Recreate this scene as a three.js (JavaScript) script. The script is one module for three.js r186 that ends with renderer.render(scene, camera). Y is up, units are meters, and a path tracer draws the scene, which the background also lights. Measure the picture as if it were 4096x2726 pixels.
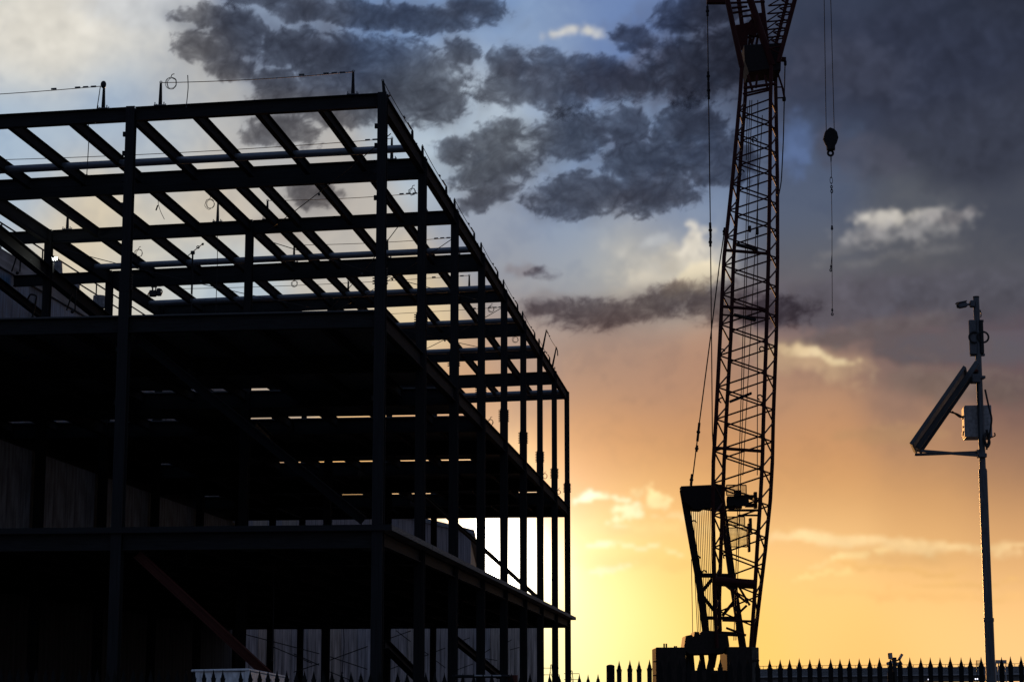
import * as THREE from 'three';
import { mergeGeometries as joined } from 'three/addons/utils/BufferGeometryUtils.js';
import { RoundedBoxGeometry } from 'three/addons/geometries/RoundedBoxGeometry.js';
import { ImprovedNoise } from 'three/addons/math/ImprovedNoise.js';

// ------------------------------------------------------------------ camera, sky, sun, exposure
const scene = new THREE.Scene();
const TILT = 0.1747, FPX = 8400.7, EYE = 1.5;               // camera pitch, focal length in pixels of the 4096 px wide frame, eye height
const camera = new THREE.PerspectiveCamera(2 * Math.atan(1363 / FPX) * 180 / Math.PI, 4096 / 2726, 0.3, 9000);
camera.position.set(0, EYE, 0);
camera.rotation.x = TILT;
const SUN_AZ = -0.52, SUN_EL = 3.9;                         // degrees, azimuth to the right of straight ahead
const rad = Math.PI / 180;
const sunDir = new THREE.Vector3(Math.sin(SUN_AZ * rad) * Math.cos(SUN_EL * rad), Math.sin(SUN_EL * rad), -Math.cos(SUN_AZ * rad) * Math.cos(SUN_EL * rad));
const sun = new THREE.DirectionalLight(new THREE.Color().setRGB(1.0, 0.47, 0.15), 4.0);
sun.position.copy(sunDir).multiplyScalar(300);
sun.castShadow = true;
sun.shadow.mapSize.set(4096, 4096);
Object.assign(sun.shadow.camera, { left: -90, right: 90, top: 90, bottom: -90, near: 1, far: 700 });
scene.add(sun, sun.target);
const renderer = new THREE.WebGLRenderer({ antialias: true });
renderer.setSize(1024, 681);
renderer.toneMapping = THREE.LinearToneMapping;
renderer.toneMappingExposure = 1;
renderer.shadowMap.enabled = true;

const seeded = (s) => () => ((s = (s * 16807 + 11) % 2147483647) / 2147483647);
const lin = (c) => { c /= 255; return c <= 0.04045 ? c / 12.92 : ((c + 0.055) / 1.055) ** 2.4; };
const sm = (a, b, x) => { x = Math.min(1, Math.max(0, (x - a) / (b - a))); return x * x * (3 - 2 * x); };
const noise = new ImprovedNoise();
const fbm = (x, y, z, n, gain = 0.5) => { let s = 0, a = 0.5; for (let i = 0; i < n; i++) { s += a * noise.noise(x, y, z); x = x * 2.03 + 11.3; y = y * 2.03 + 7.7; z += 3.1; a *= gain; } return s; };

// a point of the 2356 px wide frame as a direction (azimuth, elevation in degrees), and as a place at a given distance ahead
const billow = (x, y, z) => { let s = 0, a = 0.5; for (let i = 0; i < 4; i++) { s += a * Math.abs(noise.noise(x, y, z)); x = x * 2.1 + 5.2; y = y * 2.1 + 1.3; a *= 0.55; } return s; };
const place = (u, v, z) => {                                // u, v in pixels of the 4096 px frame
  const x = (u - 2048) / FPX, y = -(v - 1363) / FPX, c = Math.cos(TILT), s = Math.sin(TILT);
  const fy = y * c + s, fz = c - y * s;
  return new THREE.Vector3(x / fz * z, EYE + fy / fz * z, -z);
};
const azel = (dx, dy) => { const p = place(dx * 1.7385, dy * 1.7385, 1); p.y -= EYE; return [Math.atan2(p.x, 1) / rad, Math.atan2(p.y, Math.hypot(p.x, 1)) / rad]; };

function buildSky() {
  const W = 4096, H = 2048, data = new Float32Array(W * H * 4);
  // colours of the clear and hazy air seen between the clouds: [x, y, r, g, b]
  const air = [
    [40, 60, 208, 206, 200], [300, 60, 190, 196, 204], [120, 140, 212, 207, 196], [60, 235, 150, 178, 212], [260, 235, 140, 172, 212], [400, 180, 178, 178, 180],
    [650, 40, 120, 140, 175], [950, 20, 105, 140, 196], [1150, 30, 108, 146, 204], [1080, 200, 168, 186, 208], [1240, 90, 132, 158, 200], [1400, 40, 96, 128, 190],
    [600, 380, 168, 172, 180], [350, 330, 176, 188, 202], [200, 480, 216, 198, 168], [500, 470, 206, 190, 168], [60, 400, 160, 184, 212], [350, 590, 200, 196, 186],
    [500, 660, 178, 194, 208], [750, 480, 178, 172, 168], [800, 620, 190, 184, 176], [950, 720, 214, 194, 160],
    [1020, 320, 170, 190, 212], [1120, 540, 138, 152, 178], [1300, 560, 118, 146, 190], [1480, 330, 118, 146, 190], [1600, 280, 96, 120, 164], [1550, 480, 112, 136, 176],
    [1200, 650, 148, 150, 156], [1350, 640, 166, 168, 166], [1500, 620, 190, 184, 172], [1200, 800, 164, 146, 126], [1100, 900, 192, 154, 108], [1400, 800, 148, 130, 114],
    [1380, 880, 174, 140, 106], [1550, 880, 168, 136, 108], [1400, 1010, 204, 152, 92], [1580, 1010, 194, 146, 94], [1340, 1100, 224, 170, 98], [1550, 1120, 228, 176, 104],
    [1700, 150, 62, 74, 102], [1900, 60, 48, 60, 88], [2150, 80, 40, 49, 72], [2330, 60, 40, 47, 68], [2150, 300, 56, 64, 86], [1880, 330, 66, 82, 116], [2320, 300, 54, 60, 80],
    [1860, 470, 76, 92, 124], [2100, 460, 84, 90, 104], [2330, 480, 68, 74, 92], [1880, 620, 90, 94, 106], [2120, 620, 86, 88, 98], [2330, 640, 80, 82, 92], [1860, 760, 112, 104, 102],
    [2120, 780, 100, 92, 92], [2330, 800, 86, 80, 82], [1860, 880, 176, 142, 108], [2080, 900, 142, 120, 100], [2330, 920, 112, 94, 84], [1900, 1010, 196, 148, 98], [2150, 1020, 172, 134, 96],
    [2330, 1060, 152, 120, 90], [1900, 1130, 214, 164, 100], [2150, 1150, 206, 158, 98], [2330, 1190, 198, 152, 98],
    [1900, 1250, 244, 200, 128], [2150, 1260, 232, 186, 116], [2330, 1290, 226, 180, 114], [1880, 1400, 253, 206, 116], [2150, 1420, 252, 204, 122], [2340, 1440, 250, 202, 126],
    [1400, 1220, 250, 208, 122], [1540, 1230, 247, 202, 120], [1360, 1330, 253, 222, 132], [1560, 1320, 252, 210, 110], [1360, 1450, 249, 240, 168], [1420, 1400, 252, 232, 140], [1500, 1480, 252, 224, 126], [1700, 1500, 253, 206, 104], [2000, 1540, 252, 198, 110],
    [1000, 1150, 240, 190, 110], [1150, 1150, 248, 208, 130], [900, 1400, 240, 190, 110], [400, 900, 180, 160, 140], [400, 1200, 200, 160, 110], [0, 900, 150, 150, 150], [0, 1300, 180, 150, 120],
  ].map(([x, y, r, g, b]) => { if (y < 640) { const l = (r + g + b) / 3; r += (l - r) * 0.22; g += (l - g) * 0.22; b += (l - b) * 0.22; } if (b < 132 && y > 750) { g -= 4; b += 5; r += 1; } const lift = 1 + 0.12 * sm(1080, 1320, y); return [...azel(x, y), lin(Math.min(r, 254)) * lift, lin(g) * lift, lin(b) * lift * 0.97]; });
  // clouds: [x, y, half width, half height, turn in degrees, r, g, b, opacity, softness, raggedness]; the later lie in front
  const clouds = [
    [130, 70, 260, 110, -10, 222, 217, 206, .8, .9, .15], [330, 20, 140, 50, 0, 190, 196, 204, .5, .9, .8],
    // the big dark bank at the upper left
    [520, 90, 110, 70, 10, 66, 76, 98, .95, .35, .9], [480, 40, 90, 34, 0, 78, 88, 110, .9, .4, .9], [690, 12, 70, 32, 0, 80, 88, 108, .9, .4, .9], [560, 150, 70, 40, 20, 72, 80, 100, .85, .4, .9],
    [930, 38, 250, 34, 1, 80, 84, 98, .95, .35, .8], [1080, 16, 80, 24, 0, 84, 90, 106, .85, .4, .8],
    [700, 110, 100, 52, 0, 74, 82, 102, .92, .4, .8], [830, 160, 240, 78, 8, 64, 70, 88, .97, .3, .75], [760, 250, 200, 46, 4, 82, 82, 92, .8, .5, .7], [960, 235, 130, 50, 10, 66, 72, 92, .96, .3, .8], [1060, 118, 46, 30, 0, 78, 84, 102, .9, .35, .9],
    [640, 190, 60, 26, 0, 80, 86, 100, .75, .5, .9], [620, 285, 70, 36, 0, 96, 98, 108, .7, .6, .8], [720, 450, 70, 40, 10, 100, 96, 102, .75, .5, .8], [640, 530, 60, 26, 0, 150, 140, 132, .5, .7, .8],
    // the middle bank between the frame and the crane
    [1180, 150, 64, 44, 0, 84, 86, 100, .92, .35, .9], [1290, 190, 180, 52, 4, 82, 80, 92, .96, .35, .85], [1440, 180, 160, 56, -6, 78, 78, 92, .94, .4, .8], [1470, 92, 80, 40, 20, 86, 92, 112, .8, .5, .9],
    [1580, 150, 130, 60, 0, 70, 74, 92, .9, .5, .8], [1590, 40, 140, 50, 0, 74, 80, 102, .8, .6, .8], [1660, 240, 130, 60, 0, 68, 74, 92, .85, .6, .8], [1560, 195, 200, 32, 2, 70, 72, 88, .85, .5, .7],
    [1060, 345, 50, 30, 0, 82, 88, 106, .85, .4, 1], [1130, 380, 130, 54, -14, 80, 84, 92, .94, .35, .9], [1180, 300, 60, 26, -20, 96, 104, 112, .7, .5, .9], [1290, 330, 110, 64, -10, 76, 82, 94, .92, .35, .9],
    [1430, 290, 80, 50, 0, 76, 84, 106, .88, .4, .9], [1480, 350, 130, 60, 0, 72, 80, 102, .88, .4, .9], [1590, 275, 70, 44, 10, 74, 82, 104, .9, .4, .9], [1360, 450, 150, 46, -4, 82, 84, 96, .92, .4, .85], [1520, 440, 110, 40, 0, 86, 86, 100, .85, .45, .85], [1120, 450, 70, 26, -20, 98, 100, 108, .7, .6, .9],
    [1640, 360, 90, 50, 0, 84, 90, 108, .7, .6, .8],
    [1315, 74, 62, 15, 0, 168, 174, 184, .7, .5, 1.4], [1300, 70, 34, 9, -4, 210, 208, 202, .8, .4, 1.5], [1346, 76, 26, 8, 8, 206, 204, 196, .8, .4, 1.5],
    // pale towers catching light
    [1560, 620, 120, 56, -18, 206, 198, 182, .8, .6, .8], [1596, 645, 70, 30, -14, 236, 222, 190, .8, .5, .7], [1592, 562, 34, 40, 0, 226, 218, 202, .85, .4, .9], [1470, 596, 80, 20, 16, 186, 184, 178, .6, .7, .9], [1500, 556, 34, 12, -30, 186, 190, 194, .5, .6, 1],
    [1260, 700, 80, 26, 0, 104, 94, 96, .8, .5, .9], [1420, 716, 230, 46, -3, 92, 86, 90, .95, .4, .75], [1550, 678, 120, 36, -14, 92, 86, 92, .93, .4, .8], [1620, 690, 100, 40, 0, 90, 86, 92, .85, .5, .7], [1200, 626, 40, 14, -10, 116, 112, 118, .7, .6, .9],
    // the dark slate cover on the right
    [2050, 160, 330, 160, 0, 46, 52, 70, .8, .9, .5], [1950, 160, 150, 70, 10, 58, 63, 80, .6, .8, .6], [2230, 330, 180, 100, 0, 52, 57, 72, .7, .8, .6], [1990, 360, 110, 50, 20, 72, 74, 88, .55, .8, .7], [1830, 340, 40, 70, 0, 86, 108, 150, .6, .9, .7],
    [2080, 520, 120, 36, -6, 150, 148, 148, .6, .9, 1.3], [2066, 506, 60, 22, -8, 204, 198, 188, .75, .6, 1.4], [2130, 504, 40, 14, -24, 176, 172, 168, .6, .7, 1.4], [2010, 540, 50, 14, -16, 140, 138, 140, .5, .8, 1.4], [2190, 494, 50, 12, -10, 136, 132, 134, .5, .8, 1.3], [1950, 570, 70, 12, -8, 112, 112, 116, .5, .8, .8],
    [1960, 690, 240, 60, -4, 84, 82, 92, .85, .6, .6], [2220, 680, 200, 60, 0, 78, 78, 88, .7, .7, .6], [2000, 760, 200, 22, -8, 96, 88, 90, .7, .6, .6], [2200, 800, 220, 40, 4, 84, 78, 82, .8, .6, .6],
    [1860, 830, 130, 36, 14, 196, 166, 130, .6, .9, 1], [1886, 814, 60, 11, 12, 236, 214, 172, .8, .5, 1.3], [1830, 802, 40, 10, 16, 214, 186, 146, .6, .6, 1.3], [1930, 828, 34, 8, 14, 226, 200, 156, .6, .5, 1.3], [2060, 590, 160, 10, -4, 104, 104, 108, .5, .8, .8],
    [2220, 890, 180, 40, 6, 104, 92, 86, .6, .8, .6], [2060, 1000, 130, 20, 2, 178, 140, 100, .4, .8, .6],
    // small bright flecks round the sun
    [1405, 1146, 70, 9, 10, 255, 240, 190, .95, .5, 1.2], [1440, 1175, 26, 22, 30, 255, 238, 184, .95, .5, 1.2], [1345, 1138, 40, 9, -6, 255, 244, 206, .95, .5, 1.1], [1520, 1152, 22, 9, 0, 252, 226, 160, .9, .6, 1.2], [1480, 1132, 40, 6, -4, 244, 206, 140, .8, .6, 1.2],
    [1380, 1248, 40, 7, -4, 255, 236, 180, .9, .5, 1.1], [1470, 1252, 36, 6, 6, 255, 232, 170, .9, .5, 1.2], [1410, 1305, 50, 6, -4, 255, 236, 176, .9, .5, 1.1], [1545, 1268, 20, 5, -6, 255, 226, 156, .9, .5, 1.1], [1570, 1185, 60, 7, 0, 250, 214, 150, .7, .6, 1],
    [1560, 1215, 200, 14, 1, 250, 206, 132, .6, .8, .7], [2000, 1250, 260, 13, 5, 255, 222, 164, .75, .6, .9], [1960, 1288, 80, 6, -12, 255, 222, 156, .8, .5, 1.1], [1890, 1332, 60, 5, -10, 255, 214, 140, .7, .5, 1.1], [2250, 1256, 160, 8, 2, 255, 220, 160, .6, .6, .9], [2060, 1308, 150, 5, 3, 234, 182, 108, .5, .6, 1], [2200, 1340, 160, 6, -2, 238, 186, 112, .5, .6, 1], [2080, 1272, 160, 26, 2, 214, 168, 110, .35, .9, .7], [2150, 1370, 240, 10, 3, 244, 190, 116, .4, .9, .8], [1450, 1290, 200, 18, 2, 240, 192, 108, .4, .9, .7],
  ].map(([x, y, rx, ry, t, r, g, b, o, soft, rag]) => { const [a, e] = azel(x, y); if (r > 180 && g > 165 && rx > 72 || y < 620 && r > 180) soft = Math.min(1.3, soft * 1.7); if (y > 1090 && y < 1320 && rx < 75) { soft *= 0.5; o = Math.min(1, o * 1.1); rag *= 1.15; } const veil = r < 108 && y < 740 && x < 1670; if (veil) { o *= 0.4; soft = 1.1; } return { a, e, rx: rx / 84.3, ry: ry / 84.3, c: Math.cos(t * rad), s: Math.sin(t * rad), col: [lin(r), lin(g), lin(b)], o, soft, rag }; });
  const mix = (c, d, t) => [c[0] + (d[0] - c[0]) * t, c[1] + (d[1] - c[1]) * t, c[2] + (d[2] - c[2]) * t];
  // the rest of the dusk sky: warm and bright towards the sun, slate blue overhead and behind
  function general(az, el, d) {
    const toward = Math.cos(az * rad) * 0.5 + 0.5, low = Math.exp(-Math.max(el, 0) / 11);
    let c = mix([0.115, 0.185, 0.34], [0.12, 0.16, 0.26], toward);
    c = mix(c, mix([0.2, 0.2, 0.26], [0.66, 0.4, 0.17], toward ** 3), low);
    const n = fbm(d[0] * 3.2, d[1] * 6, d[2] * 3.2, 5) * 1.4 + 0.12;
    const k = sm(0.02, 0.42, n) * 0.75 * sm(-2, 12, el);
    return mix(c, mix([0.075, 0.085, 0.115], [0.11, 0.105, 0.12], low), k);
  }
  for (let j = 0; j < H; j++) {
    const el = ((j + 0.5) / H - 0.5) * 180, ce = Math.cos(el * rad), se = Math.sin(el * rad);
    for (let i = 0; i < W; i++) {
      const o = (j * W + i) * 4;
      data[o + 3] = 1;
      if (el < -0.4) { data[o] = 0.09; data[o + 1] = 0.075; data[o + 2] = 0.065; continue; }
      const ang = ((i + 0.5) / W - 0.5) * 2 * Math.PI, x = Math.cos(ang) * ce, z = Math.sin(ang) * ce;   // the direction this texel shows
      const az = Math.atan2(x, -z) / rad;
      const inside = (1 - sm(14.5, 26, Math.abs(az))) * (1 - sm(19.5, 30, el));
      let c;
      if (inside < 1) { if ((i & 1) === 0 || inside > 0 || i === 0) c = general(az, el, [x, se, z]); else c = [data[o - 4], data[o - 3], data[o - 2]]; }
      if (inside > 0) {
        let w = 1e-6, r = 0, g = 0, b = 0;
        for (const p of air) { const d2 = (p[0] - az) ** 2 + (p[1] - el) ** 2, k = Math.exp(-d2 / 1.6) + 0.002 / (1 + d2 * d2); w += k; r += k * p[2]; g += k * p[3]; b += k * p[4]; }
        let q = [r / w, g / w, b / w];
        const big = fbm(az * 0.55, el * 0.75, 1.7, 3), n1 = fbm(az * 1.1 + 5, el * 1.3, 4.2, 6, 0.56), n2 = fbm(az * 1.1, el * 1.3 + 9, 8.4, 6, 0.56), fine = fbm(az * 2.2 + 2 * n1, el * 2.6 + 2 * n2, 2.5, 5, 0.62) * 0.75 + 0.3 - 0.95 * billow(az * 1.5 + n1, el * 1.8 + n2, 6.1);
        q = mix(q, [q[0] * 1.12, q[1] * 1.1, q[2] * 1.06], (sm(-0.3, 0.3, fine + big) - 0.4) * sm(4, 10, el));
        for (const k of clouds) {
          const dx = az - k.a + n1 * 0.55 * k.rag, dy = k.e - el + n2 * 0.4 * k.rag, X = (dx * k.c + dy * k.s) / k.rx, Y = (dy * k.c - dx * k.s) / k.ry;
          const d2 = X * X + Y * Y;
          if (d2 > 6) continue;
          const f = 1 - Math.sqrt(d2) + fine * 0.95 * k.rag + n1 * 0.5 * k.rag;
          const a = k.o * sm(-0.02 - 0.36 * k.soft, 0.1 + 0.5 * k.soft, f);
          if (a <= 0) continue;
          const shade = 1 + (k.col[0] > 0.4 ? 0.22 : 0.7) * fine + 0.3 * n2 + 0.25 * Math.max(-1, Math.min(1, -Y)) * (k.col[2] < 0.2 ? 0.35 : 0);
          q = mix(q, [k.col[0] * shade, k.col[1] * shade, k.col[2] * shade], a);
        }
        c = inside < 1 ? mix(c, q, inside) : q;
      }
      // glow of the air round the low sun
      const sd = Math.acos(Math.min(1, x * sunDir.x + se * sunDir.y + z * sunDir.z)) / rad;
      if (sd < 40) { const g1 = 9 * Math.exp(-sd * sd / 0.9), g2 = 2.7 * Math.exp(-sd / 1.3), g3 = 0.07 * Math.exp(-sd / 5); c = [c[0] + g1 + g2 + g3, c[1] + 0.95 * g1 + 0.8 * g2 + 0.42 * g3, c[2] + 0.8 * g1 + 0.66 * g2 + 0.12 * g3]; }
      data[o] = c[0]; data[o + 1] = c[1]; data[o + 2] = c[2];
    }
  }
  const t = new THREE.DataTexture(data, W, H, THREE.RGBAFormat, THREE.FloatType);
  t.mapping = THREE.EquirectangularReflectionMapping;
  t.magFilter = THREE.LinearFilter; t.minFilter = THREE.LinearFilter;
  t.needsUpdate = true;
  return t;
}
scene.background = scene.environment = buildSky();

// ------------------------------------------------------------------ materials and helpers
function mottle(seed, w, h, fx, fy, lo, hi, streak = 0) {
  const d = new Uint8Array(w * h * 4);
  for (let j = 0; j < h; j++) for (let i = 0; i < w; i++) {
    const n = fbm(i / w * fx + seed, j / h * fy, seed * 1.7, 5, 0.6) + streak * fbm(i / w * fx * 5 + 3, j / h * 0.8, seed, 4, 0.6);
    const v = 255 * Math.min(1, Math.max(0, lo + (hi - lo) * (0.5 + n)));
    d.set([v, v, v, 255], (j * w + i) * 4);
  }
  const t = new THREE.DataTexture(d, w, h);
  t.wrapS = t.wrapT = THREE.RepeatWrapping; t.magFilter = THREE.LinearFilter; t.colorSpace = THREE.SRGBColorSpace; t.needsUpdate = true;
  return t;
}
const grime = mottle(3, 256, 256, 9, 9, 0.7, 1), streaks = mottle(8, 256, 256, 6, 3, 0.55, 1, 0.9), rough = mottle(5, 256, 256, 22, 22, 0.4, 1);
const mat = (r, g, b, o = {}) => new THREE.MeshPhysicalMaterial({ color: new THREE.Color().setRGB(r, g, b), roughness: 0.7, specularIntensity: Math.max(r, g, b) < 0.1 ? 0.3 : 0.7, ...o });
const M = {
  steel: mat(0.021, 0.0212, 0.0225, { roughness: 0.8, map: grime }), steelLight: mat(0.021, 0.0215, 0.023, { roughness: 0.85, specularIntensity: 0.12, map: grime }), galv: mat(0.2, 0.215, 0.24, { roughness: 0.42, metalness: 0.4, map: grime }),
  steelDark: mat(0.01, 0.01, 0.011, { roughness: 0.9, specularIntensity: 0.1 }), bolt: mat(0.1, 0.1, 0.105), wire: mat(0.03, 0.03, 0.032), deck: mat(0.09, 0.092, 0.095, { roughness: 0.5, map: grime }), slab: mat(0.3, 0.28, 0.25, { map: rough, roughness: 0.9 }),
  crane: mat(0.055, 0.011, 0.01, { roughness: 0.75, map: grime }), craneDark: mat(0.02, 0.016, 0.016, { map: grime }), house: mat(0.035, 0.026, 0.022, { map: grime }), counter: mat(0.14, 0.12, 0.1, { map: rough, roughness: 0.9 }),
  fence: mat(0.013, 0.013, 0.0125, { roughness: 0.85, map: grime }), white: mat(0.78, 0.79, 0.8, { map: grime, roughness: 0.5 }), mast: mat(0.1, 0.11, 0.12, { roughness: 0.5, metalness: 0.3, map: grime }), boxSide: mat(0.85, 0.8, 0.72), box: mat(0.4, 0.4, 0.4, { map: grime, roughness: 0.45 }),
  black: mat(0.02, 0.02, 0.02, { roughness: 0.5 }), cell: mat(0.015, 0.02, 0.045, { roughness: 0.12 }), red: mat(0.35, 0.03, 0.02), brace: mat(0.09, 0.024, 0.016, { map: grime }), ground: mat(0.13, 0.115, 0.1, { map: rough, roughness: 1 }),
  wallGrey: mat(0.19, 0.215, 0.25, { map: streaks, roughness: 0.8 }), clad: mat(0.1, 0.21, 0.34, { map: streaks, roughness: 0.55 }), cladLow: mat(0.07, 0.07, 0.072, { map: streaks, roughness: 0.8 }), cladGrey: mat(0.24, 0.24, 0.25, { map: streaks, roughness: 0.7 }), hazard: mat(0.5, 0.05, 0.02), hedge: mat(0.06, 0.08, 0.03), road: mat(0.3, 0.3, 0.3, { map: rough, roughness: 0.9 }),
};
const farWall = [[0.68, 0.6, 0.58], [0.62, 0.57, 0.58], [0.76, 0.64, 0.56], [0.66, 0.61, 0.63]].map((c) => mat(...c, { map: streaks, roughness: 0.7 }));
const mergeGeometries = (list) => joined(list.map((g) => (g.index ? g.toNonIndexed() : g)));
const dullWall = [[0.36, 0.3, 0.29], [0.32, 0.28, 0.29], [0.4, 0.33, 0.28], [0.34, 0.31, 0.32]].map((c) => mat(...c, { map: streaks, roughness: 0.7 }));
const V = (x, y, z) => new THREE.Vector3(x, y, z);
const names = {};
const numbered = (n) => { const k = names[n] = (names[n] ?? -1) + 1; return k ? `${n}_${String(k).padStart(3, '0')}` : n; };
function thing(name, label, category, group, pos = V(0, 0, 0), turn = 0) {
  const o = new THREE.Group();
  o.name = numbered(name); o.position.copy(pos); o.rotation.y = turn;
  o.userData = { label, category };
  if (group) o.userData.group = group;
  scene.add(o);
  return o;
}
const sub = (parent, name) => { const o = new THREE.Group(); o.name = name; parent.add(o); return o; };
function part(parent, name, geo, m) { const o = new THREE.Mesh(geo, m); o.name = name; o.castShadow = o.receiveShadow = true; parent.add(o); return o; }
const B = (w, h, d, x = 0, y = 0, z = 0) => new THREE.BoxGeometry(w, h, d).translate(x, y, z);
const RB = (w, h, d, x = 0, y = 0, z = 0, r = 0.01) => new RoundedBoxGeometry(w, h, d, 1, r).translate(x, y, z);
const cache = {}, cached = (k, f) => cache[k] ??= f();
// unit long sections along +z; the top of a beam lies on y = 0, a column is centred
const ibeam = (h, w, tf = 0.025, tw = 0.016, centred = false) => cached(`i${h},${w},${centred}`, () => mergeGeometries([B(w, tf, 1, 0, -tf / 2, 0.5), B(w, tf, 1, 0, -h + tf / 2, 0.5), B(tw, h - 2 * tf, 1, 0, -h / 2, 0.5)]).translate(0, centred ? h / 2 : 0, 0));
const bar = (w, h) => cached(`b${w},${h}`, () => B(w, h, 1, 0, 0, 0.5));
const rod = (r, n = 8) => cached(`r${r},${n}`, () => new THREE.CylinderGeometry(r, r, 1, n).rotateX(Math.PI / 2).translate(0, 0, 0.5));
const _x = V(), _y = V(), _z = V(), _m = new THREE.Matrix4();
function lie(o, p, q, up = V(0, 1, 0)) {                     // lays a unit section from p to q
  _z.subVectors(q, p); const L = _z.length(); _z.divideScalar(L);
  if (Math.abs(_z.dot(up)) > 0.999) up = V(0, 0, 1);
  _x.crossVectors(up, _z).normalize(); _y.crossVectors(_z, _x);
  o.quaternion.setFromRotationMatrix(_m.makeBasis(_x, _y, _z)); o.position.copy(p); o.scale.set(1, 1, L);
  return o;
}
const span = (parent, name, geo, m, p, q, up) => lie(part(parent, name, geo, m), p, q, up);
const laid = (geo, p, q, up) => { const o = lie(new THREE.Object3D(), p, q, up); o.updateMatrix(); return geo.clone().applyMatrix4(o.matrix); };
const tube = (pts, r, n = 6, closed = false) => new THREE.TubeGeometry(new THREE.CatmullRomCurve3(pts, closed, 'catmullrom', 0.3), Math.max(8, pts.length * 6), r, n, closed);
const sagging = (p, q, sag, n = 10) => Array.from({ length: n + 1 }, (_, i) => { const t = i / n, v = p.clone().lerp(q, t); v.y -= sag * 4 * t * (1 - t); return v; });

// ------------------------------------------------------------------ the broken dark clouds, as bodies that dim what is behind them by their thickness
const smoke = (r, g, b, d) => new THREE.MeshPhysicalMaterial({ color: 0xffffff, roughness: 0, transmission: 1, ior: 1, thickness: 100, specularIntensity: 0, attenuationColor: new THREE.Color().setRGB(r, g, b), attenuationDistance: d });
function cloud(label, blobs, seed, m, edge = 0.36, D = 4600, deep = 60) {
  const bl = blobs.map(([x, y, rx, ry, t]) => { const [a, e] = azel(x, y); return [a, e, rx / 84.3, ry / 84.3, Math.cos(t * rad), Math.sin(t * rad)]; });
  const pad = 0.9, a0 = Math.min(...bl.map((k) => k[0] - k[2])) - pad, a1 = Math.max(...bl.map((k) => k[0] + k[2])) + pad, e0 = Math.min(...bl.map((k) => k[1] - k[3])) - pad, e1 = Math.max(...bl.map((k) => k[1] + k[3])) + pad;
  const st = 0.03, nx = Math.ceil((a1 - a0) / st), ny = Math.ceil((e1 - e0) / st), hgt = new Float32Array((nx + 1) * (ny + 1));
  for (let j = 0; j <= ny; j++) for (let i = 0; i <= nx; i++) {
    const az = a0 + i * st, el = e0 + j * st, w1 = fbm(az * 0.9 + seed, el * 1.1, seed * 2.1, 3), w2 = fbm(az * 0.9, el * 1.1 + seed, seed * 1.3, 3);
    let f = -9;
    for (const k of bl) { const dx = az - k[0] + w1 * 0.5, dy = k[1] - el + w2 * 0.35, r = Math.hypot((dx * k[4] + dy * k[5]) / k[2], (dy * k[4] - dx * k[5]) / k[3]), v = (1 - r) * Math.min(1, k[3] / 0.5 + 0.25); f = Math.max(f, v) + 0.06 * Math.max(0, Math.min(f, v)); }
    if (f < -0.8) continue;
    const d = 0.4 * fbm(az * 1.7 + seed, el * 2.1, 3.3 + seed, 3, 0.5) + 1.7 * (0.19 - billow(az * 1.9 + w1 * 0.8, el * 2.3 + w2 * 0.8, 7.7 + seed)) + 0.16 * fbm(az * 6.5, el * 7.5, seed, 4, 0.6);
    const q = f + 0.52 * d + 0.24;
    hgt[j * (nx + 1) + i] = q <= 0 ? 0 : deep * (0.75 * sm(0, edge, q) + 0.25 * sm(0.2, 0.8, q)) * Math.max(0.3, 0.9 + 0.45 * d + 0.3 * w1);
  }
  const pos = [], index = [], id = new Map();
  const vert = (i, j, side) => { const key = (j * (nx + 1) + i) * 2 + side; if (!id.has(key)) { const az = (a0 + i * st) * rad, el = (e0 + j * st) * rad, r = D + (side ? 1 : -1) * Math.max(0.02, hgt[j * (nx + 1) + i]) ; id.set(key, pos.length / 3); pos.push(Math.sin(az) * Math.cos(el) * r, EYE + Math.sin(el) * r, -Math.cos(az) * Math.cos(el) * r); } return id.get(key); };
  const solid = (i, j) => i >= 0 && j >= 0 && i < nx && j < ny && (hgt[j * (nx + 1) + i] > 0 || hgt[j * (nx + 1) + i + 1] > 0 || hgt[(j + 1) * (nx + 1) + i] > 0 || hgt[(j + 1) * (nx + 1) + i + 1] > 0);
  for (let j = 0; j < ny; j++) for (let i = 0; i < nx; i++) if (solid(i, j)) {
    const c = [0, 1].map((s) => [vert(i, j, s), vert(i + 1, j, s), vert(i + 1, j + 1, s), vert(i, j + 1, s)]), [f, b] = c;
    index.push(f[0], f[1], f[2], f[0], f[2], f[3], b[0], b[2], b[1], b[0], b[3], b[2]);
    for (const [di, dj, p, q] of [[-1, 0, 3, 0], [1, 0, 1, 2], [0, -1, 0, 1], [0, 1, 2, 3]]) if (!solid(i + di, j + dj)) index.push(f[q], f[p], b[p], f[q], b[p], b[q]);   // the thin rim
  }
  const g = new THREE.BufferGeometry(); g.setAttribute('position', new THREE.Float32BufferAttribute(pos, 3)); g.setIndex(index); g.computeVertexNormals();
  const o = new THREE.Mesh(g, m); o.name = numbered('cloud'); o.userData = { label, category: 'cloud' }; scene.add(o);
}
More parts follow.
